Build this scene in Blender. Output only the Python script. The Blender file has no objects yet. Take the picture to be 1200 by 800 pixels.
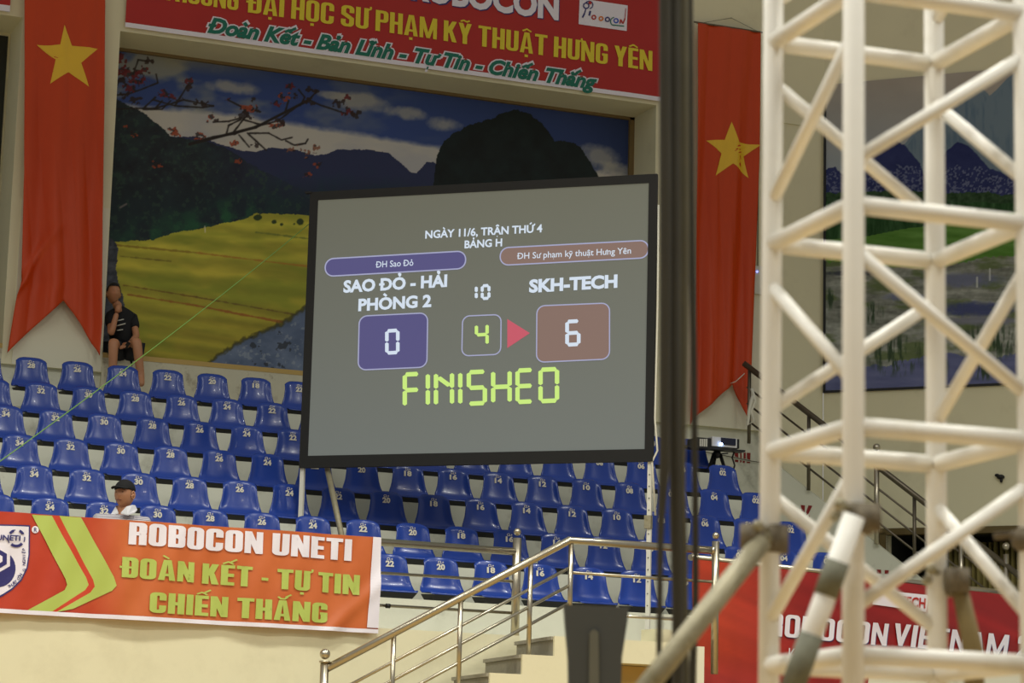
import bpy, bmesh, math, random
import numpy as np
from mathutils import Vector, Matrix
random.seed(4)
PI = math.pi
S = bpy.context.scene
COL = S.collection

# ------------------------------------------------------------------ camera
FPX = 3038.2
PIT, ROL, YAW = (math.radians(a) for a in (10.6556, 1.46, 21.763))
CAM = np.array([0, 0, 1.6])
Fw = np.array([math.sin(YAW)*math.cos(PIT), math.cos(YAW)*math.cos(PIT), math.sin(PIT)])
R0 = np.array([math.cos(YAW), -math.sin(YAW), 0.0]); U0 = np.cross(R0, Fw)
Rt = R0*math.cos(ROL)+U0*math.sin(ROL); Up = U0*math.cos(ROL)-R0*math.sin(ROL)
cd = bpy.data.cameras.new('camera'); cam = bpy.data.objects.new('camera', cd); COL.objects.link(cam)
cam.matrix_world = Matrix(((Rt[0], Up[0], -Fw[0], CAM[0]), (Rt[1], Up[1], -Fw[1], CAM[1]), (Rt[2], Up[2], -Fw[2], CAM[2]), (0, 0, 0, 1)))
cd.sensor_width = 36; cd.lens = FPX/1200*36; cd.clip_end = 200
cd.dof.use_dof = True; cd.dof.focus_distance = 24.0; cd.dof.aperture_fstop = 5.2; cd.dof.aperture_blades = 8
S.camera = cam
# ------------------------------------------------------------------ world, lamps, exposure
w = bpy.data.worlds.new('hall'); S.world = w; w.use_nodes = True
w.node_tree.nodes['Background'].inputs[0].default_value = (1.0, .99, .94, 1)
w.node_tree.nodes['Background'].inputs[1].default_value = .30
S.view_settings.view_transform = 'Standard'; S.view_settings.look = 'None'
S.view_settings.gamma = 1; S.view_settings.use_curve_mapping = False
S.view_settings.exposure = 0.0
LAMP_W = 315; LAMP_SPREAD = 150; LAMP_Z = 12.5
for lx, ly in ((-6, 9), (0, 9), (6, 9), (12, 9), (-6, 16), (0, 16), (6, 16), (12, 16), (3, 2), (9, 2), (-3, 2)):
    ld = bpy.data.lights.new('hall_lamp', 'AREA'); ld.shape = 'DISK'; ld.size = .8; ld.energy = LAMP_W
    ld.color = (1, .985, .89); ld.spread = math.radians(LAMP_SPREAD)
    lo = bpy.data.objects.new('hall_lamp', ld); COL.objects.link(lo); lo.location = (lx, ly, LAMP_Z)

def ray(x, y): return Fw*FPX + Rt*(x-600) - Up*(y-400)
def atY(x, y, Y): d = ray(x, y); return CAM + d*Y/d[1]
def atP(x, y, p, n): d = ray(x, y); p = np.array(p, float); n = np.array(n, float); return CAM + d*((p-CAM)@n)/(d@n)
def atD(x, y, D): return CAM + ray(x, y)/FPX*D
def project(P):
    P = np.asarray(P, float)-CAM; dd = P@Fw
    return 600+FPX*(P@Rt)/dd, 400-FPX*(P@Up)/dd

# ------------------------------------------------------------------ helpers
def srgb(r, g, b):
    f = lambda c: ((c/255+.055)/1.055)**2.4 if c > 10 else c/255/12.92
    return (f(r), f(g), f(b), 1)
def link(o, parent=None):
    COL.objects.link(o)
    if parent: o.parent = parent
    return o
def tag(o, label=None, cat=None, group=None, kind=None):
    if label: o['label'] = label
    if cat: o['category'] = cat
    if group: o['group'] = group
    if kind: o['kind'] = kind
    return o
def empty(name, loc=(0, 0, 0), label=None, cat=None, group=None):
    o = bpy.data.objects.new(name, None); o.location = loc; COL.objects.link(o)
    return tag(o, label, cat, group)
def copy_tree(o, parent=None):
    c = o.copy(); COL.objects.link(c)
    if parent: c.parent = parent
    for ch in o.children: copy_tree(ch, c)
    return c

class MB:
    def __init__(s): s.v = []; s.f = []; s.sm = []
    def add(s, vs, fs, smooth=False):
        n = len(s.v); s.v += [tuple(map(float, v)) for v in vs]; s.f += [tuple(i+n for i in f) for f in fs]; s.sm += [smooth]*len(fs); return s
    def box(s, a, b):
        (x0, y0, z0), (x1, y1, z1) = a, b
        return s.add([(x0, y0, z0), (x1, y0, z0), (x1, y1, z0), (x0, y1, z0), (x0, y0, z1), (x1, y0, z1), (x1, y1, z1), (x0, y1, z1)],
                     [(0, 3, 2, 1), (4, 5, 6, 7), (0, 1, 5, 4), (1, 2, 6, 5), (2, 3, 7, 6), (3, 0, 4, 7)])
    def prism(s, pts, off):   # pts 3d polygon extruded by vector off
        n = len(pts); off = np.array(off, float)
        vs = [np.array(p, float) for p in pts]; vs += [p+off for p in vs]
        return s.add(vs, [tuple(range(n))[::-1], tuple(range(n, 2*n))] + [(i, (i+1) % n, n+(i+1) % n, n+i) for i in range(n)])
    def tube(s, pts, r, seg=12, cap=True):
        pts = [Vector(tuple(map(float, p))) for p in pts]; rs = r if isinstance(r, (list, tuple)) else [r]*len(pts)
        vs = []; a = None
        for i, p in enumerate(pts):
            d = (pts[min(i+1, len(pts)-1)]-pts[max(i-1, 0)]).normalized()
            if a is None: a = d.orthogonal().normalized()
            else: a = (a-d*a.dot(d)).normalized()
            b = d.cross(a)
            for k in range(seg):
                t = 2*PI*k/seg; vs.append(p+(a*math.cos(t)+b*math.sin(t))*rs[i])
        fs = [(i*seg+k, i*seg+(k+1) % seg, (i+1)*seg+(k+1) % seg, (i+1)*seg+k) for i in range(len(pts)-1) for k in range(seg)]
        s.add(vs, fs, True)
        if cap:
            n = len(s.v)-len(vs); s.f += [tuple(n+k for k in range(seg))[::-1], tuple(n+(len(pts)-1)*seg+k for k in range(seg))]; s.sm += [False]*2
        return s
    def ball(s, c, r, nu=16, nv=10):
        rx, ry, rz = r if isinstance(r, (tuple, list)) else (r, r, r); vs = []; fs = []
        for j in range(nv+1):
            ph = PI*j/nv
            for i in range(nu):
                t = 2*PI*i/nu; vs.append((c[0]+rx*math.sin(ph)*math.cos(t), c[1]+ry*math.sin(ph)*math.sin(t), c[2]+rz*math.cos(ph)))
        for j in range(nv):
            for i in range(nu): fs.append((j*nu+i, (j+1)*nu+i, (j+1)*nu+(i+1) % nu, j*nu+(i+1) % nu))
        return s.add(vs, fs, True)
    def build(s, name, mat, parent=None):
        me = bpy.data.meshes.new(name); me.from_pydata(s.v, [], s.f); me.polygons.foreach_set('use_smooth', s.sm)
        bm = bmesh.new(); bm.from_mesh(me); bmesh.ops.remove_doubles(bm, verts=bm.verts, dist=1e-6); bmesh.ops.recalc_face_normals(bm, faces=bm.faces); bm.to_mesh(me); bm.free()
        me.materials.append(mat); return link(bpy.data.objects.new(name, me), parent)

def mat(name, rgb, rough=.6, metal=0, noise=.0, nscale=4, bump=0, bscale=30, emit=None, estr=0, spec=.5, coat=0, dirt=None, dscale=1.5, damt=.5, alpha=1):
    m = bpy.data.materials.new(name); m.use_nodes = True; nt = m.node_tree; b = nt.nodes['Principled BSDF']
    c = srgb(*rgb)
    b.inputs['Roughness'].default_value = rough; b.inputs['Metallic'].default_value = metal
    b.inputs['Specular IOR Level'].default_value = spec; b.inputs['Coat Weight'].default_value = coat
    b.inputs['Base Color'].default_value = c
    if emit: b.inputs['Emission Color'].default_value = srgb(*emit); b.inputs['Emission Strength'].default_value = estr
    tc = nt.nodes.new('ShaderNodeTexCoord')
    if noise or dirt:
        n = nt.nodes.new('ShaderNodeTexNoise'); n.inputs['Scale'].default_value = nscale; n.inputs['Detail'].default_value = 6
        nt.links.new(tc.outputs['Object'], n.inputs['Vector'])
        mx = nt.nodes.new('ShaderNodeMix'); mx.data_type = 'RGBA'
        mx.inputs[6].default_value = tuple(v*(1-noise) for v in c[:3])+(1,); mx.inputs[7].default_value = tuple(min(1, v*(1+noise)) for v in c[:3])+(1,)
        nt.links.new(n.outputs['Fac'], mx.inputs[0]); out = mx.outputs[2]
        if dirt:
            n2 = nt.nodes.new('ShaderNodeTexNoise'); n2.inputs['Scale'].default_value = dscale; n2.inputs['Detail'].default_value = 8; n2.inputs['Roughness'].default_value = .7
            nt.links.new(tc.outputs['Object'], n2.inputs['Vector'])
            rp = nt.nodes.new('ShaderNodeValToRGB'); rp.color_ramp.elements[0].position = .55; rp.color_ramp.elements[1].position = .72
            rp.color_ramp.elements[1].color = (damt, damt, damt, 1)
            nt.links.new(n2.outputs['Fac'], rp.inputs[0])
            m2 = nt.nodes.new('ShaderNodeMix'); m2.data_type = 'RGBA'; nt.links.new(rp.outputs[0], m2.inputs[0]); nt.links.new(out, m2.inputs[6]); m2.inputs[7].default_value = srgb(*dirt); out = m2.outputs[2]
        nt.links.new(out, b.inputs['Base Color'])
    if bump:
        n3 = nt.nodes.new('ShaderNodeTexNoise'); n3.inputs['Scale'].default_value = bscale; n3.inputs['Detail'].default_value = 4
        nt.links.new(tc.outputs['Object'], n3.inputs['Vector']); bp = nt.nodes.new('ShaderNodeBump'); bp.inputs['Strength'].default_value = bump; bp.inputs['Distance'].default_value = .01
        nt.links.new(n3.outputs['Fac'], bp.inputs['Height']); nt.links.new(bp.outputs[0], b.inputs['Normal'])
    return m
def mat_vcol(name, rough=.6, spec=.3, bump=0, bscale=8):
    m = mat(name, (128, 128, 128), rough, spec=spec, bump=bump, bscale=bscale); nt = m.node_tree
    a = nt.nodes.new('ShaderNodeVertexColor'); a.layer_name = 'paint'; nt.links.new(a.outputs[0], nt.nodes['Principled BSDF'].inputs['Base Color']); return m

M = dict(
    wall=mat('cream_wall_paint', (226, 220, 186), .75, noise=.04, nscale=2, dirt=(170, 160, 125), dscale=.9, damt=.25),
    recess=mat('recess_paint', (196, 182, 128), .8, noise=.05),
    panel=mat('pale_panel_paint', (226, 222, 198), .7, noise=.03, nscale=3),
    concrete=mat('pale_painted_concrete', (214, 214, 196), .8, noise=.05, nscale=3, dirt=(130, 125, 105), dscale=2.2, damt=.5, bump=.1),
    worn=mat('worn_sill_paint', (205, 200, 175), .85, noise=.08, nscale=8, dirt=(125, 105, 80), dscale=5, damt=.8, bump=.2),
    step=mat('grey_terrazzo_step', (150, 145, 128), .6, noise=.15, nscale=30, dirt=(105, 100, 88), dscale=6, damt=.6),
    ochre=mat('ochre_plaster', (190, 160, 95), .8, noise=.06),
    seat=mat('blue_seat_plastic', (26, 60, 148), .27, noise=.12, nscale=3, spec=.45, coat=.05, bump=.16, bscale=7),
    black=mat('black_metal', (16, 16, 17), .5, noise=.2),
    blackcloth=mat('black_cloth_border', (27, 27, 27), .9, noise=.1, nscale=12),
    number=mat('cream_seat_print', (225, 220, 200), .5),
    steel=mat('brushed_stainless_steel', (188, 180, 160), .28, metal=.95, noise=.1, nscale=40),
    darksteel=mat('dull_dark_steel', (110, 102, 88), .4, metal=.8, noise=.2, nscale=20),
    zinc=mat('worn_galvanised_tube', (150, 143, 118), .55, metal=.35, noise=.25, nscale=25, dirt=(110, 100, 55), dscale=9, damt=.8, bump=.2),
    tape=mat('grey_tape_wrap', (110, 110, 92), .7, noise=.35, nscale=30, dirt=(72, 70, 58), dscale=20, damt=.8),
    truss=mat('cream_painted_truss', (234, 231, 222), .45, noise=.05, nscale=8, dirt=(200, 192, 170), dscale=5, damt=.4, bump=.06),
    rust=mat('rusty_clamp', (112, 102, 84), .7, metal=.3, noise=.6, nscale=45, bump=.5, dirt=(60, 52, 40), dscale=25, damt=.9),
    cable=mat('dark_rubber_cable', (50, 49, 42), .55, noise=.2, nscale=10),
    cable2=mat('grey_rubber_cable', (88, 86, 72), .6, noise=.2, nscale=10),
    greypanel=mat('charcoal_moulded_plastic', (70, 75, 78), .6, noise=.06),
    greyslot=mat('slot_fabric', (104, 106, 98), .8),
    flag=mat('red_flag_satin', (200, 66, 14), .42, noise=.05, nscale=3, spec=.35),
    star=mat('gold_star_foil', (236, 190, 30), .35, noise=.05, spec=.6, bump=.25, bscale=20),
    white=mat('white_print', (235, 230, 240), .5), yellow=mat('yellow_print', (230, 210, 45), .5),
    green=mat('green_print', (0, 110, 88), .5), lime=mat('lime_print', (178, 194, 92), .5),
    redprint=mat('red_print', (180, 32, 22), .5), navy=mat('navy_print', (44, 42, 110), .5), blueprint=mat('blue_print', (50, 80, 190), .5),
    orangeprint=mat('orange_print', (225, 120, 30), .5), darkred=mat('dark_red_paint', (135, 25, 18), .7),
    stripe=mat('orange_red_print', (200, 62, 30), .5),
    skin=mat('skin', (182, 128, 92), .55, noise=.06, nscale=20), hair=mat('black_hair', (18, 15, 13), .6),
    cap=mat('black_cap_cloth', (14, 14, 16), .85), tee=mat('black_cotton', (18, 19, 22), .85),
    collar=mat('white_collar_cotton', (225, 225, 228), .8), lip=mat('lips', (120, 66, 52), .5),
    wire=mat('green_cord', (88, 128, 48), .6), whitecord=mat('white_cord', (215, 212, 195), .6),
    postwhite=mat('white_powder_coated_post', (215, 213, 200), .5),
    dark=mat('dark_opening', (30, 30, 24), .9), curtain=mat('olive_curtain', (140, 128, 72), .85, noise=.2),
    whiteplastic=mat('white_projector_shell', (215, 215, 215), .4), lens=mat('projector_lens_glow', (60, 90, 200), .2, emit=(170, 200, 255), estr=14),
    lensglass=mat('projector_front_glass', (20, 25, 50), .1),
)

# ---------- print and text helpers
_txt = {}
def glyphs(body, bold, spacing):
    """left and right edge and top of every base letter of a line"""
    import unicodedata
    base = ''; marks = []
    for ch in body:
        if ch == 'Đ': base += 'D'; marks.append(['bar']); continue
        d = unicodedata.normalize('NFD', ch); base += d[0]; marks.append([{'\u0300': 'grave', '\u0301': 'acute', '\u0302': 'circ', '\u0303': 'tilde', '\u0306': 'breve', '\u0309': 'hook', '\u031b': 'horn', '\u0323': 'dot'}.get(c) for c in d[1:]])
    out = []
    for i, (ch, m) in enumerate(zip(base, marks)):
        if not m: continue
        g = text_one(ch, bold, 0, 1); x1 = text_one(base[:i+1], bold, 0, spacing)[0][:, 0].max(); out.append((x1-(g[0][:, 0].max()-g[0][:, 0].min()), x1, g[0][:, 1].max()-bold, ch, m))
    return base, out
def text_one(*k):
    if k not in _raw: _raw[k] = text_raw(*k)
    return _raw[k]
def text_bm(body, bold=0.0, shear=0.0, spacing=1.0):
    base, out = glyphs(body, bold, spacing); v, f = text_one(base, bold, shear, spacing); v = list(map(tuple, v)); f = list(f); t = .036+bold*.85
    def pl(pts):
        pts = [np.array(p) for p in pts]
        for a, b in zip(pts, pts[1:]):
            d = (b-a)/np.linalg.norm(b-a); a = a-d*t*.35; b = b+d*t*.35; q = np.array([-d[1], d[0]])*t; n = len(v)
            for p in (a-q, b-q, b+q, a+q): v.append((p[0]+shear*p[1], p[1]))
            f.append((n, n+1, n+2, n+3))
    for x0, x1, top, ch, m in out:
        cx = (x0+x1)/2; y = top+bold; m = [k for k in m if k]
        if ch == 'i': y -= .12
        up = [k for k in m if k in ('grave', 'acute', 'circ', 'tilde', 'breve', 'hook')]
        for n_, k in enumerate(up):
            ox, oy = (0, 0) if n_ == 0 else (.13 if k != 'tilde' else 0, .10)
            X = lambda a, b: (cx+a+ox, y+b+oy)
            pl({'grave': [X(-.11, .19), X(.03, .07)], 'acute': [X(-.03, .07), X(.11, .19)], 'circ': [X(-.13, .06), X(0, .16), X(.13, .06)], 'tilde': [X(-.13, .08), X(-.06, .13), X(.05, .08), X(.13, .14)],
                'breve': [X(-.12, .16), X(-.06, .08), X(.06, .08), X(.12, .16)], 'hook': [X(-.05, .17), X(.05, .19), X(.05, .12), X(0, .07)]}[k])
        if 'horn' in m: pl([(x1-.03-bold, top-.05), (x1+.07, top+.0), (x1+.09, top+.11)])
        if 'dot' in m: pl([(cx-.012, -.15-bold), (cx+.012, -.15-bold)])
        if 'bar' in m: pl([(x0-.06, .345), (x0+.22, .345)])
    return np.array(v), f
_raw = {}
def text_raw(body, bold, shear, spacing):
    cu = bpy.data.curves.new('txt', 'FONT'); cu.body = body; cu.size = 1; cu.offset = bold; cu.shear = shear; cu.space_character = spacing; cu.resolution_u = 3
    o = bpy.data.objects.new('txt', cu); COL.objects.link(o); bpy.context.view_layer.update()
    dg = bpy.context.evaluated_depsgraph_get(); me = bpy.data.meshes.new_from_object(o.evaluated_get(dg))
    v = np.array([tuple(x.co) for x in me.vertices]); f = [tuple(p.vertices) for p in me.polygons]
    bpy.data.objects.remove(o); bpy.data.curves.remove(cu); bpy.data.meshes.remove(me)
    return v[:, :2], f
CAP = None
def caph():
    global CAP
    if CAP is None: v, f = text_bm('H'); CAP = v[:, 1].max()
    return CAP
def block_bm(body, W=.5, t=.22, th=.16, gap=.07, slant=0.0):
    """condensed poster capitals built from stems, bars and rounded bowls; cap height 1"""
    vs = []; fs = []
    def add(pts, x):
        n = len(vs); vs.extend((x+a, b) for a, b in pts); fs.append(tuple(range(n, n+len(pts))))
    def rect(x, a, b, c, d): add([(a, b), (c, b), (c, d), (a, d)], x)
    def loop(x0, x1, y0, y1, R_, r_):
        def rr(X0, X1, Y0, Y1, q):
            o = []
            for cx_, cy_, a0 in ((X1-q, Y1-q, 0), (X0+q, Y1-q, PI/2), (X0+q, Y0+q, PI), (X1-q, Y0+q, 1.5*PI)):
                for k in range(5): a = a0+PI/2*k/4; o.append((cx_+q*math.cos(a), cy_+q*math.sin(a)))
            return o
        O = rr(x0, x1, y0, y1, R_); I = rr(x0+t, x1-t, y0+th, y1-th, r_); return O, I
    def strip(O, I, idx, x):
        for a, b in zip(idx, idx[1:]): add([O[a], O[b], I[b], I[a]], x)
    def ring(x, x0, x1, y0, y1, parts='TLB', R_=.17):
        r_ = max(.02, min(R_-.10, (x1-x0)/2-t, (y1-y0)/2-th)); O, I = loop(x0, x1, y0, y1, R_, r_)   # 0-4 TR,5-9 TL,10-14 BL,15-19 BR
        if 'T' in parts: strip(O, I, range(0, 10), x)
        if 'L' in parts: strip(O, I, [9, 10], x)
        if 'B' in parts: strip(O, I, range(10, 20), x)
        if 'R' in parts: strip(O, I, [19, 0], x)
        if 'q' in parts: strip(O, I, range(0, 5), x); strip(O, I, range(15, 20), x)
    import unicodedata
    x = 0.0
    for ch0 in body:
        ch = 'D' if ch0 == 'Đ' else unicodedata.normalize('NFD', ch0)[0]; mk = ['\u0335'] if ch0 == 'Đ' else list(unicodedata.normalize('NFD', ch0)[1:]); w_ = W
        if ch == ' ': x += W*.42; continue
        if ch == 'I': w_ = t; rect(x, 0, 0, t, 1)
        elif ch == '-': w_ = .26; rect(x, .02, .36, .24, .50)
        elif ch in 'O0': ring(x, 0, W, 0, 1, 'TLBR')
        elif ch == 'C': ring(x, 0, W, 0, 1); rect(x, W-t, .62, W, .84); rect(x, W-t, .16, W, .38)
        elif ch == 'G': ring(x, 0, W, 0, 1); rect(x, W-t, .66, W, .84); rect(x, W-t, .16, W, .52); rect(x, W*.5+.01, .40, W, .52)
        elif ch == 'U': ring(x, 0, W, 0, 1, 'B'); rect(x, 0, .16, t, 1); rect(x, W-t, .16, W, 1)
        elif ch == 'S':
            ring(x, 0, W, .42, 1, 'T'); rect(x, W-t, .66, W, .84); rect(x, 0, .62, t, .84); add([(0, .64), (t, .66), (W, .42), (W, .36), (W-t, .34), (0, .56)], x)
            ring(x, 0, W, 0, .58, 'B'); rect(x, W-t, .16, W, .40); rect(x, 0, .16, t, .34)
        elif ch == '2':
            ring(x, 0, W, .42, 1, 'T'); rect(x, 0, .62, t, .84); rect(x, W-t, .60, W, .84); add([(W-t, .62), (W, .62), (t+.06, th), (0, th), (0, th+.02)], x); rect(x, 0, 0, W, th)
        elif ch == 'T': rect(x, 0, 1-th, W, 1); rect(x, W/2-t/2, 0, W/2+t/2, 1)
        elif ch == 'H': rect(x, 0, 0, t, 1); rect(x, W-t, 0, W, 1); rect(x, 0, .5-th/2, W, .5+th/2)
        elif ch == 'E': w_ = W*.84; rect(x, 0, 0, t, 1); [rect(x, 0, a, w_-(.02 if a == .5-th/2 else 0), a+th) for a in (0, .5-th/2, 1-th)]
        elif ch in 'DBPR':
            rect(x, 0, 0, t, 1)
            if ch == 'D': ring(x, -.05, W, 0, 1, 'qR'); rect(x, t*.5, 0, W-.17, th); rect(x, t*.5, 1-th, W-.17, 1)
            else:
                y0 = .5-th/2; rect(x, t*.5, 1-th, W-.15, 1); rect(x, t*.5, y0, W-.15, y0+th); ring(x, -.1, W, y0, 1, 'qR', .15)
                if ch == 'B': rect(x, t*.5, 0, W-.15, th); ring(x, -.1, W, 0, y0+th, 'qR', .15)
                if ch == 'R': rect(x, W-t, 0, W, y0+.06)
        elif ch == 'N': w_ = W+.04; rect(x, 0, 0, t*.9, 1); rect(x, w_-t*.9, 0, w_, 1); add([(0, 1), (t*.95, 1), (w_, 0), (w_-t*.95, 0)], x)
        elif ch == 'M': w_ = W*1.38; k = t*.82; rect(x, 0, 0, k, 1); rect(x, w_-k, 0, w_, 1); add([(0, 1), (k*1.15, 1), (w_/2+k*.45, 0), (w_/2-k*.45, 0)], x); add([(w_, 1), (w_-k*1.15, 1), (w_/2-k*.45, 0), (w_/2+k*.45, 0)], x)
        elif ch == 'A': w_ = W*1.08; add([(0, 0), (t*.92, 0), (w_/2+.02, 1), (w_/2-t*.55, 1)], x); add([(w_, 0), (w_-t*.92, 0), (w_/2-.02, 1), (w_/2+t*.55, 1)], x); rect(x, w_*.2, .20, w_*.8, .20+th*.8)
        elif ch == 'V': w_ = W*1.05; add([(0, 1), (t, 1), (w_/2+t*.4, 0), (w_/2-t*.4, 0)], x); add([(w_, 1), (w_-t, 1), (w_/2-t*.4, 0), (w_/2+t*.4, 0)], x)
        elif ch == 'K': w_ = W*1.06; rect(x, 0, 0, t, 1); add([(t*.8, .42), (t*.8, .62), (w_-t-.01, 1), (w_-.01, 1), (t*1.55, .42)], x); add([(t*.95, .60), (t*1.6, .72), (w_, 0), (w_-t*1.05, 0)], x)
        elif ch == 'Y': w_ = W*1.04; rect(x, w_/2-t/2, 0, w_/2+t/2, .46); add([(0, 1), (t, 1), (w_/2+t/2, .40), (w_/2-t/2, .40)], x); add([(w_, 1), (w_-t, 1), (w_/2-t/2, .40), (w_/2+t/2, .40)], x)
        cx = w_/2; q = .035
        def pl(pts):
            pts = [np.array(p) for p in pts]
            for a, b in zip(pts, pts[1:]):
                d = (b-a)/np.linalg.norm(b-a); n_ = np.array([-d[1], d[0]])*q; a = a-d*q*.4; b = b+d*q*.4; add([tuple(a-n_), tuple(b-n_), tuple(b+n_), tuple(a+n_)], x)
        k = 0
        for m in mk:
            ox, oy = (0, 0) if k == 0 else (.12, .09)
            X = lambda a, b: (cx+a+ox, 1.03+b+oy)
            sh_ = {'\u0300': [X(-.13, .17), X(.03, .04)], '\u0301': [X(-.03, .04), X(.13, .17)], '\u0302': [X(-.15, .03), X(0, .13), X(.15, .03)], '\u0303': [X(-.15, .05), X(-.06, .11), X(.06, .05), X(.15, .11)], '\u0306': [X(-.14, .13), X(-.06, .04), X(.06, .04), X(.14, .13)], '\u0309': [X(-.05, .15), X(.05, .17), X(.05, .1), X(0, .04)]}.get(m)
            if sh_: pl(sh_); k += 1
            elif m == '\u031b': pl([(w_-.02, .93), (w_+.06, .97), (w_+.07, 1.08)])
            elif m == '\u0323': rect(x, cx-.06, -.20, cx+.06, -.08)
            elif m == '\u0335': rect(x, -.07, .45, t+.10, .55)
        x += w_+gap
    return np.array([(a+slant*b, b) for a, b in vs]), fs
def refine(v, f, maxlen):
    bm = bmesh.new(); bv = [bm.verts.new((a, b, 0)) for a, b in v]
    for q in f:
        try: bm.faces.new([bv[i] for i in q])
        except ValueError: pass
    for _ in range(8):
        es = [e for e in bm.edges if e.calc_length() > maxlen]
        if not es: break
        bmesh.ops.subdivide_edges(bm, edges=es, cuts=1); bmesh.ops.triangulate(bm, faces=[x for x in bm.faces if len(x.verts) > 3])
    bm.verts.index_update(); v = np.array([tuple(x.co)[:2] for x in bm.verts]); f = [tuple(a.index for a in q.verts) for q in bm.faces]; bm.free(); return v, f
class Sheet:
    """a flat (or gently wavy) printed sheet: (u, v) in metres -> world."""
    def __init__(s, o, du, n, bump=None): s.o = np.array(o, float); s.du = np.array(du, float); s.n = np.array(n, float); s.bump = bump
    def P(s, u, v, e=0.0):
        b = (s.bump(u, v) if s.bump else 0.0)+e; return s.o+s.du*u+np.array([0, 0, 1.])*v+s.n*b
    def uv(s, x, y): q = atP(x, y, s.o, s.n)-s.o; return np.array([q@s.du, q[2]])
    def flat(s, name, v, f, material, parent, e):
        me = bpy.data.meshes.new(name); me.from_pydata([tuple(s.P(a, b, e)) for a, b in v], [], f)
        # face the viewer side
        me.update(); sgn = sum(p.normal.dot(Vector(s.n))*p.area for p in me.polygons)
        if sgn < 0: me.flip_normals()
        bad = [p for p in me.polygons if p.normal.dot(Vector(s.n)) < 0]
        if bad:
            bm = bmesh.new(); bm.from_mesh(me); bm.faces.ensure_lookup_table(); bmesh.ops.reverse_faces(bm, faces=[bm.faces[p.index] for p in bad]); bm.to_mesh(me); bm.free()
        me.materials.append(material); return link(bpy.data.objects.new(name, me), parent)
    def text(s, body, p0, p1, hpx, material, parent, name='lettering', bold=.02, shear=0, e=.004, fine=0, spacing=1.0, grow=0, block=None, fat=0):
        a = s.uv(*p0); b = s.uv(*p1); h = abs(s.uv(p0[0], p0[1]-hpx)[1]-a[1])
        if block:
            v, f = block_bm(body, *block, slant=shear); x0, x1 = v[:, 0].min(), v[:, 0].max(); t = (v[:, 0]-x0)/(x1-x0)
            vv = np.stack([a[0]+(b[0]-a[0])*t, a[1]+(b[1]-a[1])*t+v[:, 1]*h], 1)
            if fine: vv, f = refine(vv, f, fine)
            return s.flat(name, vv, f, material, parent, e)
        key = (body, bold, shear, spacing)
        if key not in _txt: _txt[key] = text_bm(body, bold, shear, spacing)
        v, f = _txt[key]; base, _ = _txt.setdefault((body, 0, shear, spacing), text_bm(body, 0, shear, spacing)) if grow else (v, f)
        x0, x1 = base[:, 0].min(), base[:, 0].max(); ch = caph()+2*(0 if grow else bold)
        t = (v[:, 0]-x0)/(x1-x0); u = a[0]+(b[0]-a[0])*t; z = a[1]+(b[1]-a[1])*t+(v[:, 1]+(0 if grow else bold))/ch*h
        vv = np.stack([u, z], 1)
        if fine: vv, f = refine(vv, f, fine)
        return s.flat(name, vv, f, material, parent, e)
    def poly(s, pts, material, parent, name='printed_shape', e=.003, px=True, fine=0):
        v = np.array([s.uv(*p) for p in pts]) if px else np.array(pts, float); f = [tuple(range(len(v)))]
        if fine:
            bm = bmesh.new(); bm.faces.new([bm.verts.new((a, b, 0)) for a, b in v]); bmesh.ops.triangulate(bm, faces=bm.faces)
            bm.verts.index_update(); v = np.array([tuple(x.co)[:2] for x in bm.verts]); f = [tuple(a.index for a in q.verts) for q in bm.faces]; bm.free(); v, f = refine(v, f, fine)
        return s.flat(name, v, f, material, parent, e)
    def strokes(s, polys, material, parent, name, e=.003):
        v = []; f = []
        for p in polys:
            n = len(v); v += [s.uv(*q) for q in p]; f.append(tuple(range(n, n+len(p))))
        return s.flat(name, np.array(v), f, material, parent, e)
    def ring(s, pts, wpx, material, parent, name='outline', e=.004):
        n = len(pts); P = np.array(pts, float); c = P.mean(0); q = []
        for i in range(n):
            t = P[(i+1) % n]-P[i-1]; t /= np.linalg.norm(t)+1e-9; nn = np.array([-t[1], t[0]]); nn = nn if nn@(c-P[i]) > 0 else -nn; q.append(P[i]+nn*wpx)
        v = np.array([s.uv(*p) for p in list(P)+q]); return s.flat(name, v, [(i, (i+1) % n, n+(i+1) % n, n+i) for i in range(n)], material, parent, e)
def rquad(tl, tr, br, bl, r, n=6):
    """rounded quadrilateral, r in pixels"""
    P = [np.array(p, float) for p in (tl, tr, br, bl)]; out = []
    for i in range(4):
        p, a, b = P[i], P[i-1], P[(i+1) % 4]; da = (a-p)/np.linalg.norm(a-p); db = (b-p)/np.linalg.norm(b-p)
        for k in range(n+1):
            t = PI/2*k/n; out.append(tuple(p+da*r*(1-math.sin(t))+db*r*(1-math.cos(t))))
    return out

# numpy painting
def inpoly(X, Y, pts):
    m = np.zeros(X.shape, bool); n = len(pts)
    for i in range(n):
        x0, y0 = pts[i]; x1, y1 = pts[(i+1) % n]
        if y0 == y1: continue
        c = ((y0 > Y) != (y1 > Y)) & (X < (x1-x0)*(Y-y0)/(y1-y0)+x0); m ^= c
    return m
def vnoise(X, Y, s, seed=0, oct=4):
    rs = np.random.RandomState(seed); T = rs.rand(64, 64); o = 0; a = 1; tot = 0
    for k in range(oct):
        x = X/s+17.3*k; y = Y/s+9.1*k; xi = np.floor(x).astype(int); yi = np.floor(y).astype(int); fx = x-xi; fy = y-yi; fx = fx*fx*(3-2*fx); fy = fy*fy*(3-2*fy)
        g = lambda i, j: T[(xi+i) % 64, (yi+j) % 64]
        o = o+a*((g(0, 0)*(1-fx)+g(1, 0)*fx)*(1-fy)+(g(0, 1)*(1-fx)+g(1, 1)*fx)*fy); tot += a; a *= .55; s = s/2
    return o/tot
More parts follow.
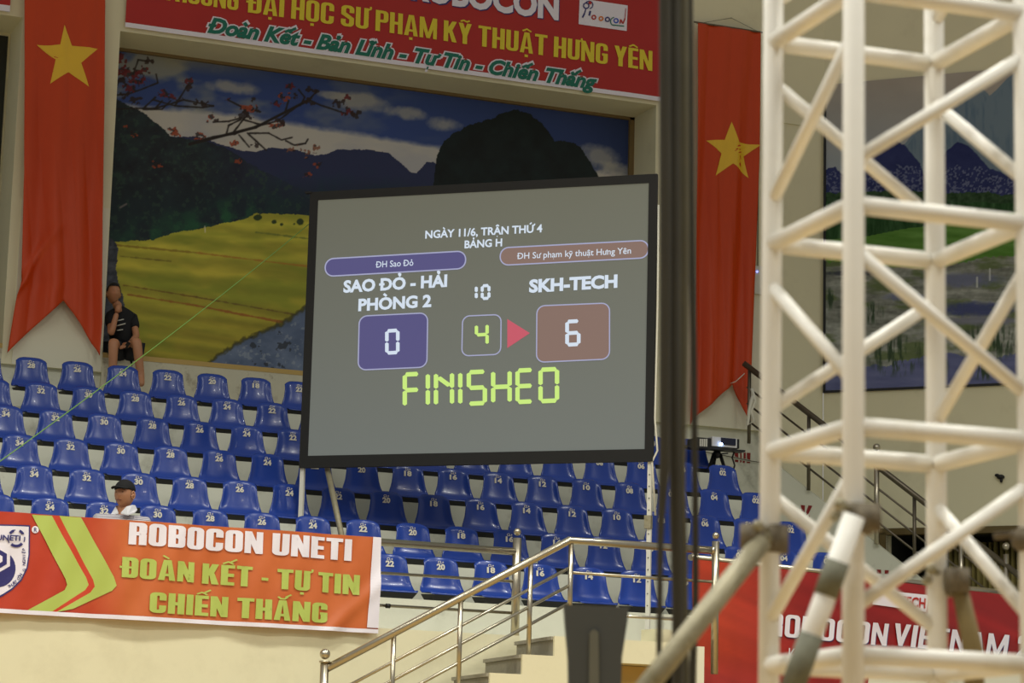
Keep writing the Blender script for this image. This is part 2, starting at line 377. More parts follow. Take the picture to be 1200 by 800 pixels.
def segdist(X, Y, a, b):
    ax, ay = a; bx, by = b; dx, dy = bx-ax, by-ay; t = np.clip(((X-ax)*dx+(Y-ay)*dy)/(dx*dx+dy*dy), 0, 1); return np.hypot(X-ax-t*dx, Y-ay-t*dy)
def lin(c): c = np.asarray(c, float)/255; return np.where(c > .04045, ((c+.055)/1.055)**2.4, c/12.92)
def paint_grid(name, sheet, u0, u1, v0, v1, nu, nv, fn, material, parent=None, e=0):
    uu, vv = np.meshgrid(np.linspace(u0, u1, nu), np.linspace(v0, v1, nv)); P = sheet.o+uu[..., None]*sheet.du+vv[..., None]*np.array([0, 0, 1.])
    if sheet.bump: P = P+sheet.n*(sheet.bump(uu, vv))[..., None]
    P = P+sheet.n*e
    Px, Py = project(sheet.o+uu[..., None]*sheet.du+vv[..., None]*np.array([0, 0, 1.]))
    colr = fn(Px, Py); colr = np.concatenate([lin(np.clip(colr, 0, 255)), np.ones(colr.shape[:2]+(1,))], -1)
    me = bpy.data.meshes.new(name); idx = np.arange(nu*nv).reshape(nv, nu)
    q = np.stack([idx[:-1, :-1], idx[:-1, 1:], idx[1:, 1:], idx[1:, :-1]], -1).reshape(-1, 4)
    me.vertices.add(nu*nv); me.vertices.foreach_set('co', P.reshape(-1).astype(np.float32)); me.loops.add(q.size); me.loops.foreach_set('vertex_index', q.reshape(-1).astype(np.int32))
    me.polygons.add(len(q)); me.polygons.foreach_set('loop_start', np.arange(0, q.size, 4, dtype=np.int32)); me.polygons.foreach_set('loop_total', np.full(len(q), 4, np.int32)); me.update(calc_edges=True)
    me.polygons.foreach_set('use_smooth', [True]*len(q))
    a = me.color_attributes.new('paint', 'FLOAT_COLOR', 'POINT'); a.data.foreach_set('color', colr.reshape(-1).astype(np.float32))
    if me.polygons[0].normal.dot(Vector(sheet.n)) < 0: me.flip_normals()
    me.materials.append(material); return link(bpy.data.objects.new(name, me), parent)
def mix(c, m, col, k=1.0):
    m = (m*k)[..., None] if m.dtype != bool else m[..., None]*k
    return c*(1-m)+np.array(col, float)*m

# ------------------------------------------------------------------ setting: walls
YF, YR, HZ = 28.3, 29.0, 10.5          # wall face, recess back, header underside
PILZ = 6.52
XC = 15.52                             # corner with the angled wall
def struct(name, mb, m, parent=None, label=None): return tag(mb.build(name, m, parent), kind='structure') if not parent else mb.build(name, m, parent)
struct('wall_back', MB().box((-1, YR, 5), (14, YR+.3, 14)), M['wall'])
struct('wall_header', MB().box((-1, YF, HZ), (XC, YR, 14)), M['wall'])
struct('wall_pilaster', MB().box((5.23, YF, PILZ), (6.355, YR, HZ)), M['wall'])
struct('wall_pilaster', MB().box((13.15, YF, PILZ), (14.67, YR, HZ)), M['wall'])
struct('wall_corner', MB().box((14.67, YF+.02, 3.2), (XC, YR, HZ)), M['wall'])
struct('wall_back_lower', MB().box((-1, YF+.06, 3.2), (14.66, YR, PILZ)), M['concrete'])
# pale panels under the two flags
struct('trim_1', MB().box((5.345, YF-.012, PILZ), (6.345, YF-.001, 8.4)), M['panel'])
struct('trim_2', MB().box((13.60, YF-.012, PILZ), (14.66, YF-.001, 8.4)), M['panel'])
struct('trim_3', MB().box((-1, YF, PILZ), (5.23, YR, 6.72)).box((6.355, YF, PILZ-.3), (13.15, YR, 6.72)), M['worn'])
struct('trim_4', MB().box((-1, YF-.004, 6.69), (5.23, YR-.03, 6.745)).box((6.36, YF-.004, 6.69), (13.145, YR-.03, 6.745)), M['ochre'])
struct('trim_5', MB().box((6.36, YR-.06, HZ-.035), (13.15, YR-.005, HZ)).box((13.085, YR-.06, 6.75), (13.15, YR-.005, HZ)), mat('brown_frame_wood', (120, 100, 62), .7))
nR = np.array([-math.sqrt(.5), -math.sqrt(.5), 0]); dR = np.array([math.sqrt(.5), -math.sqrt(.5), 0])
cR = np.array([XC, YF, 0.])
def onR(s, z, off=0): p = cR+dR*s+nR*off; return (p[0], p[1], z)
def slabR(mb, s0, s1, z0, z1, t0=0, t1=-.3):
    return mb.prism([onR(s0, z0, t0), onR(s1, z0, t0), onR(s1, z1, t0), onR(s0, z1, t0)], nR*(t1-t0))
mb = MB(); slabR(mb, 0, 8, 5.3, 14); slabR(mb, 0, .8, 3.0, 5.3)
struct('wall_right', mb, M['wall'])
struct('floor', MB().box((-14, -6, -.2), (24, 31, 0)), mat('warm_court_floor', (178, 148, 92), .5, noise=.1))  # unseen floor, tinted ochre to throw warm bounce light on the truss
# doorway in the angled wall
mb = MB(); slabR(mb, .8, 8, 2.9, 5.32, -1.6, -1.8)
slabR(mb, .8, 8, 5.3, 5.4, -.25, -1.85); slabR(mb, .6, .8, 2.9, 5.4, -.25, -1.85)
struct('door_1', mb, M['dark'])
mb = MB(); slabR(mb, .72, 8, 5.27, 5.35, .02, -.1); slabR(mb, .72, .8, 3, 5.3, .02, -.1)
struct('trim_6', mb, mat('bronze_door_frame', (100, 84, 45), .5, metal=.3))
# ------------------------------------------------------------------ stands
NR = 7
YK = [27.34-.802*k for k in range(NR)]; ZK = [6.44-.3965*k for k in range(NR)]
XK0 = [12.37]+[13.33]*6
XEND = 13.12
prev = YF+.06
for k in range(NR):
    mb = MB().box((-1, YK[k]-.46, 2.9), (XEND, prev, ZK[k]-.44))
    struct('stand_tier', mb, M['concrete']); prev = YK[k]-.46
YW, ZW = 21.0, 3.255
struct('walkway', MB().box((-1, YW+.01, 3.0), (19, prev, ZW-.02)), M['concrete'])
struct('walkway_back', MB().box((XEND, prev, 3.0), (20, 31, ZW-.02)), M['concrete'])
struct('wall_front', MB().box((-1, YW-.07, 0), (8.5, YW+.1, ZW)), M['wall'])
YS_ = 20.0
struct('wall_behind', MB().box((8.5, YW-.1, 0), (11.5, YW+.1, 3.2)), M['wall'])
struct('wall_under', MB().box((8.80, YS_+.25, 0), (9.55, YS_+.3, 2.995)), M['ochre'])

# ------------------------------------------------------------------ seats
def seat_shell():
    prof = [(.008, -.002), (0, -.010), (-.003, -.05), (-.008, -.10), (-.014, -.16), (-.022, -.22), (-.034, -.28), (-.05, -.33), (-.08, -.375), (-.13, -.395), (-.20, -.400), (-.27, -.402), (-.292, -.418)]
    hw = [.148, .155, .158, .160, .165, .173, .186, .199, .208, .208, .200, .186, .174]
    prof = [(y, z*.885) for y, z in prof]; hw = [h*1.06 for h in hw]
    nu = 15; vs = []; fs = []
    for j, ((y, z), h) in enumerate(zip(prof, hw)):
        back = max(0, min(1, (.34+z)/.13)); 
        for i in range(nu):
            u = -1+2*i/(nu-1); uu = math.copysign(abs(u)**.8, u)
            dz = -.042*abs(uu)**5*(1 if j < 2 else .55 if j == 2 else .15 if j == 3 else 0)
            fw = -.030*abs(u)**3*back*(0.25 if j < 2 else .6 if j == 2 else 1); upz = .012*abs(u)**4*(1-back)*(1 if j < 9 else .3)
            rid = -.006*math.cos(u*PI*1.5)*back
            vs.append((h*uu, y+fw+rid, z+dz+upz))
    n = len(prof)
    for j in range(n-1):
        for i in range(nu-1): fs.append((j*nu+i, j*nu+i+1, (j+1)*nu+i+1, (j+1)*nu+i))
    me = bpy.data.meshes.new('shell'); me.from_pydata(vs, [], fs)
    bm = bmesh.new(); bm.from_mesh(me); bmesh.ops.recalc_face_normals(bm, faces=bm.faces)
    g = bmesh.ops.solidify(bm, geom=bm.faces[:], thickness=.008)
    bmesh.ops.recalc_face_normals(bm, faces=bm.faces)
    for f in bm.faces: f.smooth = True
    bm.to_mesh(me); bm.free(); me.materials.append(M['seat']); return me
SHELL = seat_shell()
BR = MB()
BR.add([(-.185, -.285, -.368), (.185, -.285, -.368), (.20, -.05, -.350), (-.20, -.05, -.350), (-.13, -.25, -.441), (.13, -.25, -.441), (.13, -.03, -.441), (-.13, -.03, -.441)],
       [(0, 1, 2, 3), (7, 6, 5, 4), (0, 4, 5, 1), (1, 5, 6, 2), (2, 6, 7, 3), (3, 7, 4, 0)])
_b = BR.build('mounting_bracket', M['black']); BRME = _b.data; bpy.data.objects.remove(_b)
_num = {}
def num_mesh(sn, key):
    if key in _num: return _num[key]
    vs = []; fs = []
    for body, w_, h_, zc, bold in ((sn, .082, .056, -.088, .045), ('CL+', .058, .026, -.045, .02)):
        v, f = text_bm(body, bold); x0, x1 = v[:, 0].min(), v[:, 0].max(); y0, y1 = v[:, 1].min(), v[:, 1].max(); n = len(vs)
        for a, b in v:
            x = (a-(x0+x1)/2)/(x1-x0)*w_; z = zc+(b-(y0+y1)/2)/(y1-y0)*h_
            y = -.011+z*.09-.004-.030*abs(x/.16)**3-.006*math.cos(x/.16*PI*1.5)+.002
            vs.append((x, y-.004, z))
        fs += [tuple(i+n for i in q) for q in f]
    me = bpy.data.meshes.new('number_print'); me.from_pydata(vs, [], fs)
    bm = bmesh.new(); bm.from_mesh(me)
    for q in bm.faces:
        q.normal_update()
        if q.normal.y > 0: q.normal_flip()
    bm.to_mesh(me); bm.free(); me.materials.append(M['number']); _num[key] = me; return me
ONES = ['', 'two', 'four', 'six', 'eight', 'ten', 'twelve', 'fourteen', 'sixteen', 'eighteen', 'twenty', 'twenty-two', 'twenty-four', 'twenty-six', 'twenty-eight', 'thirty', 'thirty-two', 'thirty-four', 'thirty-six']
ROWN = ['top row under the mural', 'second row from the top', 'third row from the top', 'fourth row from the top', 'fifth row from the top', 'sixth row from the top', 'front row behind the rail']
rs = random.Random(7)
for k in range(NR):
    for n in range(2, 38, 2):
        if k == 0 and n > 32: continue
        X = XK0[k]-n*.25
        if project((X, YK[k], ZK[k]))[0] < -30: continue
        sn = '%02d' % n; lab = 'blue seat with the number %s printed on it, %s' % (ONES[n//2], ROWN[k])
        if k == 0 and n == 16: sn = '22'; lab = 'blue seat in the top row right beside the left edge of the screen'
        elif k == 0 and n == 22: lab = 'blue seat with the number twenty-two printed on it, top row left of the screen'
        e = empty('stadium_seat', (X, YK[k], ZK[k]), lab, 'seat', 'numbered blue seats in the stand')
        e.rotation_euler = (0, 0, math.radians(rs.uniform(-2, 2)))
        link(bpy.data.objects.new('shell', SHELL), e); link(bpy.data.objects.new('mounting_bracket', BRME), e); link(bpy.data.objects.new('number_print', num_mesh(sn, sn)), e)

# ------------------------------------------------------------------ murals
MV = mat_vcol('painted_mural', .65, .25)
def mural_left(X, Y):
    c = np.zeros(X.shape+(3,)); n1 = vnoise(X, Y*2.2, 60, 1); n2 = vnoise(X, Y, 14, 2); n3 = vnoise(X, Y, 5, 3)
    top = 58+(X-139)*.128; h = Y-top
    sky = np.array([52, 72, 132.])*np.ones_like(c); sky = sky*(1-.25*np.clip((X-450)/300, 0, 1)[..., None])
    c = sky
    cl = np.clip((n1-.48)*5, 0, 1)*np.clip(1.2-(X-140)/330, .0, 1); c = mix(c, cl, (142, 144, 134), .85)
    c = mix(c, np.clip(1-h/18, 0, 1)*np.clip((330-X)/130, 0, 1)*np.clip((X-170)/30, 0, 1), (140, 136, 112), .9)
    for cx, cy, rx, ry in ((425, 120, 34, 11), (478, 133, 28, 8), (520, 145, 22, 9), (272, 102, 30, 8), (390, 112, 22, 5), (700, 185, 30, 16), (725, 200, 40, 10)):
        d = ((X-cx)/rx)**2+((Y-cy-(X-cx)*.12)/ry)**2+(n2-.5)*1.6; c = mix(c, np.clip(1.15-d, 0, 1), (168, 166, 158), .75)
    pb = np.interp(X, [135, 170, 300, 380, 440, 520, 760], [118, 122, 134, 148, 156, 170, 205])+(n2-.5)*6
    c = mix(c, np.clip((Y-pb)/7, 0, 1), (188, 184, 176))
    c = mix(c, np.clip((Y-pb)/9, 0, 1)*np.clip((n1-.5)*4, 0, 1), (160, 162, 172), .5)
    r = np.interp(X, [230, 250, 280, 300, 315, 345, 370, 383, 395, 430, 455, 470, 480, 488, 500, 508, 520, 760], [160, 166, 176, 178, 173, 175, 182, 180, 175, 175, 179, 191, 201, 203, 190, 190, 200, 220])
    m = Y > r+(n3-.5)*2; c = mix(c, m, (44, 50, 82)); c = mix(c, m*np.clip((n2-.45)*3, 0, 1)*np.clip((Y-r-15)/30, 0, 1), (36, 58, 78), .8)
    r = np.interp(X, [130, 140, 165, 180, 192, 200, 215, 240, 262, 300, 380, 420], [112, 118, 130, 142, 150, 160, 162, 166, 172, 196, 235, 262])
    m = Y > r+(n3-.5)*4; hill = np.array([36, 44, 48.])+(n2-.5)[..., None]*np.array([14, 30, 24.])+(n3-.5)[..., None]*np.array([10, 16, 12.]); c = mix(c, m*(1-.75*np.clip((X-235)/110, 0, 1)), (0, 0, 0), 1.0)+hill*(m*(1-.75*np.clip((X-235)/110, 0, 1)))[..., None]
    low = (Y > 205)*np.clip((Y-205)/35, 0, 1)*np.clip((520-X)/60, 0, 1)*(Y < 300); c = mix(c, low, (30, 44, 50), .75)
    m2 = m & (n3 > .64); c = mix(c, m2, (48, 70, 58), .6)
    r = np.interp(X, [500, 508, 512, 520, 533, 550, 575, 590, 607, 622, 640, 650, 665, 680, 690, 700, 712], [300, 215, 182, 166, 155, 147, 139, 131, 128, 134, 149, 165, 165, 172, 187, 204, 230])
    m = (Y > r+(n3-.5)*5) & (X > 498) & (X < 716); c = np.where(m[..., None], np.array([22, 30, 30.])+(n2-.5)[..., None]*np.array([8, 18, 18.]), c)
    # bushes
    fb = np.interp(X, [120, 140, 180, 205, 230, 255, 285, 300, 360, 760], [284, 283, 281, 272, 269, 263, 257, 250, 252, 300])
    b = np.clip((Y-fb+34)/26, 0, 1)*np.clip((n2-.38)*4, 0, 1); bx = np.exp(-((X-250)/60)**2)+.5*np.exp(-((X-165)/35)**2)
    c = mix(c, b*bx*(Y > fb-60), (38, 96, 60), .8)
    # field
    m = Y > fb+(n3-.5)*3; t = np.clip((Y-fb)/150, 0, 1)[..., None]
    fld = np.array([196, 188, 66.])*(1-t)+np.array([160, 150, 50.])*t
    s = Y-(X-140)*(.05+.12*np.clip((Y-285)/90, 0, 1)); st = np.sin(s*.33+(n1-.5)*6)*.5+.5; st2 = vnoise(X*.25, s*1.6, 12, 8)
    fld = fld*(.86+.16*st[..., None])+(st2-.5)[..., None]*np.array([40, 26, 10.]); g = np.clip((vnoise(X*.3, s, 25, 9)-.5)*5, 0, 1)
    fld = mix(fld, g, (118, 134, 42), .55); c = np.where(m[..., None], fld, c)
    for a, b_, wd, col in (((135, 287), (230, 296), 1.2, (140, 116, 40)), ((230, 296), (360, 312), 1.0, (168, 116, 44)), ((145, 334), (230, 348), .9, (112, 86, 36)), ((230, 348), (365, 372), .9, (104, 84, 40)), ((150, 345), (230, 358), 1.1, (146, 92, 38)), ((230, 358), (365, 384), 1.4, (148, 84, 38)), ((300, 272), (365, 280), 1, (110, 120, 50)), ((140, 300), (200, 306), .8, (110, 100, 40))):
        d = segdist(X, Y, a, b_)+(n3-.5)*2; c = mix(c, np.clip(wd+.4-d, 0, 1)*m, col, .8)
    for cx, cy, rr in ((321, 260, 3.5), (352, 260, 5), (330, 263, 2), (302, 255, 5), (345, 262, 2)): c = mix(c, np.clip(rr-np.hypot(X-cx, (Y-cy)*1.2)+(n3-.5)*3, 0, 1), (38, 54, 32), .9)
    # water
    wb = np.interp(X, [215, 245, 262, 285, 300, 330, 350, 370, 420, 760], [440, 424, 412, 398, 391, 380, 366, 352, 330, 300])
    m = Y > wb+(n3-.5)*8; wc = np.array([88, 104, 132.])+(vnoise(X, Y*1.5, 22, 5)-.5)[..., None]*np.array([60, 60, 60.]); c = np.where(m[..., None], wc, c)
    c = mix(c, np.clip(1.4-abs(Y-wb-(n3-.5)*8)*.35, 0, 1), (62, 60, 30), .75)
    c = mix(c, m & (n3 > .66) & (Y > wb+8), (150, 160, 170), .5); c = mix(c, m & (n2 < .3), (40, 44, 50), .7)
    # grey rock at left edge
    rk = [(118, 270), (134, 283), (139, 292), (136, 315), (138, 330), (144, 345), (146, 360), (156, 385), (166, 405), (172, 440), (118, 440)]
    m = inpoly(X+(n3-.5)*4, Y, rk); c = np.where(m[..., None], np.array([66, 70, 80.])+(n3-.5)[..., None]*60, c)
    # branches
    br = [[(130, 128), (160, 127), (182, 127), (190, 118)], [(182, 127), (215, 117), (250, 124), (238, 126), (205, 124), (180, 117)], [(165, 105), (185, 97), (183, 87)], [(168, 127), (182, 114)], [(155, 90), (162, 70), (173, 72)], [(205, 124), (220, 100)], [(168, 128), (190, 128), (200, 118)],
          [(222, 168), (250, 160), (275, 157), (300, 148), (325, 142), (345, 127), (362, 117)], [(362, 117), (375, 123), (405, 133)], [(362, 117), (371, 107)], [(352, 124), (357, 114), (350, 105)], [(334, 132), (338, 118)], [(265, 158), (268, 147), (282, 140)], [(272, 157), (285, 140), (290, 135)], [(250, 143), (268, 142), (283, 138)], [(285, 140), (305, 146)], [(305, 131), (285, 126), (267, 117)], [(292, 156), (315, 156), (330, 164), (342, 161)], [(335, 165), (345, 170), (358, 168), (361, 163)], [(280, 158), (292, 172)], [(290, 156), (312, 176)], [(130, 112), (150, 110), (165, 105)]]
    for pl in br:
        for a, b_ in zip(pl, pl[1:]):
            d = segdist(X, Y, a, b_)+(n3-.5)*1.0; c = mix(c, np.clip(1.5-d, 0, 1), (40, 34, 32), .95)
    for a, b_, wd in (((222, 169), (300, 149), 2.2), ((300, 149), (362, 117), 2.0)): c = mix(c, np.clip(wd-segdist(X, Y, a, b_), 0, 1), (38, 32, 30))
    fl = [(142, 68, 8, 0), (150, 86, 12, 0), (166, 84, 9, 0), (160, 95, 10, 0), (152, 102, 11, 0), (140, 82, 9, 0), (175, 72, 6, 2), (146, 112, 7, 2), (158, 118, 8, 2), (143, 95, 8, 2), (168, 92, 6, 0), (193, 109, 7, 0), (200, 112, 6, 0), (222, 96, 6, 0), (221, 103, 5, 2), (212, 117, 5, 2), (232, 120, 5, 2), (241, 122, 5, 2), (243, 143, 3, 1),
          (290, 128, 9, 1), (287, 135, 8, 2), (302, 129, 5, 2), (296, 116, 5, 2), (267, 117, 4, 0), (247, 137, 6, 1), (254, 141, 4, 2), (335, 114, 9, 1), (324, 121, 5, 0), (346, 112, 5, 2), (341, 102, 6, 0), (363, 104, 6, 2), (362, 119, 7, 2), (371, 107, 4, 2), (398, 121, 8, 2), (407, 113, 5, 0), (408, 131, 8, 0), (417, 133, 7, 2), (325, 145, 8, 1), (330, 143, 4, 2), (205, 156, 6, 1), (232, 158, 7, 1), (203, 152, 5, 1), (157, 158, 5, 1), (148, 148, 4, 1), (275, 168, 5, 1), (183, 194, 6, 1), (280, 189, 5, 1), (300, 170, 5, 2), (343, 175, 7, 3), (359, 180, 7, 3), (370, 173, 6, 3), (372, 193, 5, 1), (361, 205, 5, 1), (138, 72, 6, 0)]
    for cx, cy, rr, kd in fl:
        dx = X-cx; dy = Y-cy; an = np.arctan2(dy, dx); rad = rr*(.72+.22*np.cos(an*3+cx)); d = np.hypot(dx, dy*1.45)-rad+(vnoise(X, Y, 3.2, 51, 2)-.5)*rr*1.9
        c = mix(c, np.clip(1-d, 0, 1)*(vnoise(X, Y, 3, 61, 2) < .42), (44, 34, 34), .8); c = mix(c, np.clip(.6-d, 0, 1)*(vnoise(X, Y, 3, 61, 2) >= .42), ((104, 34, 38), (150, 66, 42), (48, 36, 34), (132, 84, 64))[kd], .88)
    c = mix(c, np.clip(1.6-segdist(X, Y, (141, 243), (148, 239)), 0, 1), (120, 110, 110), .8)
    c = mix(c, np.clip(1.0-segdist(X, Y, (240, 265), (240.5, 272)), 0, 1), (220, 215, 190))
    return c*1.04+9
sh = Sheet((0, YR-.015, 0), (1, 0, 0), (0, -1, 0))
mu = paint_grid('painting_surface', sh, 6.30, 13.12, 6.72, 10.49, 760, 430, mural_left, MV)
mu.name = 'landscape_mural'; tag(mu, 'large mural of yellow rice field, dark mountains and red-flowered branches above the seats', 'mural')
tag(MB().box((-.9, YR-.03, 6.75), (5.2, YR-.002, HZ-.04)).build('dark_mural', mat('dark_panel_paint', (28, 30, 22), .7, noise=.3)), 'dark painted panel in the wall recess at the left frame edge', 'mural')  # dark all over, tone varies at random
def mural_right(X, Y):
    n1 = vnoise(X, Y*2, 50, 21); n2 = vnoise(X, Y, 13, 22); n3 = vnoise(X, Y, 4, 23); st = vnoise(X*.3, Y*1.6, 9, 24)
    t = np.clip((Y-95)/110, 0, 1)[..., None]; c = np.array([160, 152, 142.])*(1-t)+np.array([140, 150, 158.])*t; c = c+(n1-.5)[..., None]*14
    r = np.interp(X, [1000, 1088, 1110, 1125, 1140, 1150, 1160, 1167, 1180, 1190, 1300], [260, 128, 112, 104, 103, 102, 112, 106, 92, 85, 60]); c = mix(c, Y > r+(n3-.5)*3, (104, 122, 136)); c = mix(c, (Y > r+6)*np.clip((vnoise(X*3, Y*.6, 20, 30)-.5)*4, 0, 1), (82, 104, 124), .8)
    for rr in (([960, 968, 978, 990, 1005, 1020, 1035, 1047, 1060, 1078, 1088, 1095], [204, 198, 196, 206, 196, 182, 168, 163, 170, 192, 220, 232]), ([1090, 1098, 1110, 1122, 1135, 1148, 1158, 1180, 1200, 1300], [215, 195, 175, 166, 170, 184, 196, 205, 192, 200])):
        r = np.interp(X, *rr); m = (Y > r+(n3-.5)*4) & (X > rr[0][0]) & (X < rr[0][-1]); c = np.where(m[..., None], np.array([36, 44, 92.])+(n2-.5)[..., None]*22, c)
        c = mix(c, m & (vnoise(X, Y, 2.2, 77, 2) > .60) & (Y > np.maximum(196+(n2-.5)*14, r+4)), (130, 136, 155), .55)
    m = Y > 226+(n2-.5)*10; c = np.where(m[..., None], np.array([40, 66, 38.])+(n3-.5)[..., None]*60, c)
    m = (Y > 238+(n2-.5)*8); c = np.where(m[..., None], np.array([36, 72, 34.])+(vnoise(X*2.5, Y*.5, 10, 31)-.5)[..., None]*70, c)
    g = np.interp(X, [960, 1020, 1060, 1110, 1200], [282, 276, 268, 262, 246]); m = Y > g; c = np.where(m[..., None], np.array([82, 126, 48.])+(st-.5)[..., None]*50, c)
    g = np.interp(X, [960, 1030, 1100, 1150, 1200], [306, 312, 315, 302, 298])+(n3-.5)*5; m = Y > g
    c = np.where(m[..., None], np.array([128, 132, 124.])+(st-.5)[..., None]*90+(n3-.5)[..., None]*36, c)
    c = mix(c, m*np.clip((vnoise(X*.4, Y*1.3, 16, 25)-.5)*6, 0, 1), (84, 100, 56), .8)
    for cx, cy, rx, ry, col in ((1130, 328, 45, 9, (98, 104, 132)), (1142, 362, 45, 9, (54, 62, 112)), (1000, 320, 40, 3, (54, 58, 70)), (1060, 348, 25, 5, (100, 106, 136)), (1150, 376, 60, 5, (110, 112, 128))):
        c = mix(c, np.clip(1.3-((X-cx)/rx)**2-((Y-cy)/ry)**2+(n3-.5), 0, 1), col, .85)
    m = Y > np.interp(X, [960, 1020, 1080, 1130, 1200], [424, 430, 415, 418, 415])+(n2-.5)*16; c = np.where(m[..., None], np.array([92, 98, 138.])+(st-.5)[..., None]*30, c)
    reed = np.clip((vnoise(X*3, Y*.5, 9, 26)-.45)*6, 0, 1)
    for cx, cy, rx, ry in ((970, 350, 10, 14), (1050, 415, 35, 26), (1020, 366, 16, 14), (1160, 400, 40, 22), (1155, 432, 24, 14), (1100, 430, 12, 18)): c = mix(c, np.clip(1.2-((X-cx)/rx)**2-((Y-cy)/ry)**2, 0, 1)*reed, (44, 62, 40), .95)
    c = mix(c, np.clip(1.5-segdist(X, Y, (1145, 325), (1145, 336)), 0, 1), (210, 215, 205), .7); c = mix(c, np.clip(1.5-segdist(X, Y, (1160, 315), (1160, 328)), 0, 1), (200, 205, 205), .7)
    return c*1.05+6
shR = Sheet(cR+nR*.02, dR, nR)
mr = paint_grid('marsh_mural', shR, .02, 4.2, 7.1, 11.07, 420, 400, mural_right, MV)
tag(mr, 'mural of blue peaks over a green marsh on the angled wall behind the truss', 'mural')
mb = MB(); slabR(mb, .0, .03, 7.08, 11.07, .035, .0); slabR(mb, 0, 4.2, 7.07, 7.095, .035, 0)
mb.build('edge_strip', M['black'], mr)

# ------------------------------------------------------------------ top banner
BV = mat_vcol('vinyl_banner', .4, .45)
bw = lambda u, v: .006*np.sin(u*2.1+v*3)+.003*np.sin(u*7+1)
shT = Sheet((6.40, YF-.03, 10.545), (1, 0, 0), (0, -1, 0), bw)
def flatcol(*c):
    def f(X, Y): n = vnoise(X, Y, 30, 3); return np.array(c, float)*np.ones(X.shape+(3,))+(n-.5)[..., None]*8
    return f
tb = empty('hall_banner', (0, 0, 0), 'long dark red banner with yellow and green Vietnamese lettering above the rice field mural', 'banner')
def fin(root):      # parts were built in world space: keep their place under a moved root
    inv = Matrix.Translation(-root.location)
    bpy.context.view_layer.update()
    for ch in root.children:
        ch.matrix_parent_inverse = inv
        for g in ch.children: pass
    return root
paint_grid('banner_cloth', shT, 0, 6.80, .02, 2.0, 120, 40, flatcol(178, 34, 22), BV, tb)
shT.poly([(0, 0), (6.80, 0), (6.80, .055), (0, .055)], M['white'], tb, 'white_hem', .004, px=False, fine=.15)
sl = .1465
def ty(x, y0, x0): return y0+(x-x0)*sl
shT.text('ĐẠI HỌC SƯ PHẠM KỸ THUẬT HƯNG YÊN', (288, 14), (764, 83.5), 25, M['yellow'], tb, block=(.45, .165, .13, .055), e=.008, fine=.3)
shT.text('TRƯỜNG', (190, ty(190, 12.5, 278)), (279, 12.5), 25, M['yellow'], tb, block=(.45, .165, .13, .055), e=.008, fine=.3)
shT.text('ROBOCON', (481, 1), (655, 25.5), 31, M['navy'], tb, bold=.06, e=.005, fine=.3)
shT.text('ROBOCON', (480, -.5), (654, 24.5), 31, M['white'], tb, bold=.045, e=.008, fine=.3)
L3 = 'Đoàn Kết - Bản Lĩnh - Tự Tin - Chiến Thắng'
shT.text(L3, (244, 38), (698, 104.5), 17, M['white'], tb, bold=.105, shear=.35, e=.005, fine=.3, grow=1)
shT.text(L3, (244, 38), (698, 104.5), 17, M['green'], tb, bold=.042, shear=.35, e=.009, fine=.3, grow=1)
shT.poly([(679, -2), (735.5, 6.5), (734, 36.5), (677.5, 28.5)], M['white'], tb, 'logo_patch', .006, fine=.3)
def arc(cx, cy, r, a0, a1, wd, n=10, ry=None):
    ry = ry or r; o = [(cx+r*math.cos(a0+(a1-a0)*i/n), cy+ry*math.sin(a0+(a1-a0)*i/n)) for i in range(n+1)]; i_ = [(cx+(r-wd)*math.cos(a0+(a1-a0)*i/n), cy+(ry-wd)*math.sin(a0+(a1-a0)*i/n)) for i in range(n+1)]
    return [[o[k], o[k+1], i_[k+1], i_[k]] for k in range(n)]
def bar(a, b, wd):
    a = np.array(a, float); b = np.array(b, float); t = (b-a)/np.linalg.norm(b-a); q = np.array([-t[1], t[0]])*wd/2; return [tuple(a-q), tuple(b-q), tuple(b+q), tuple(a+q)]
fig = arc(686.5, 7, 4, 0, 2*PI, 1.4)+arc(690, 6, 5, -2.6, 1.4, 1.2)+[bar((686, 11), (684.5, 16), 1.3), bar((684.5, 16), (682, 21), 1.8), bar((691.5, 13), (690, 18.5), 2.2)]
shT.strokes(fig, M['navy'], tb, 'logo_figure', .012); shT.poly([(691+2*math.cos(t), 3.5+2*math.sin(t)) for t in np.linspace(0, 2*PI, 10)[:-1]], M['redprint'], tb, 'logo_ball', .013)
for cx, cy, r, m_ in ((695.5, 20.5, 3, 'redprint'), (704, 22, 3, 'orangeprint'), (711.5, 23, 3.2, 'navy'), (721.5, 24.5, 3.2, 'blueprint')): shT.strokes(arc(cx, cy, r, 0, 2*PI, 1.5), M[m_], tb, 'logo_letter', .012)
shT.strokes(arc(720, 25.5, 5.5, 2.2, 4.6, 1.1)+[bar((717, 29.5), (731, 31), 1.3)], M['green'], tb, 'logo_letter', .012)
shT.strokes([bar((726, 28), (727, 23), 1.5), bar((727, 23), (729.5, 28), 1.5), bar((729.5, 28), (732, 22), 1.5), bar((732, 23), (733, 10), .8)], M['redprint'], tb, 'logo_letter', .012)
sh2 = Sheet((5.0, YF-.03, 10.72), (1, 0, 0), (0, -1, 0))
b2 = empty('neighbour_banner', (0, 0, 0), 'end of a dark red banner with white hem in the top left corner', 'banner')
MB().box((2.4, YF-.05, 10.60), (5.07, YF-.03, 12)).build('banner_cloth', M['redprint'], b2); MB().box((2.4, YF-.056, 10.53), (5.07, YF-.03, 10.60)).build('white_hem', M['white'], b2)

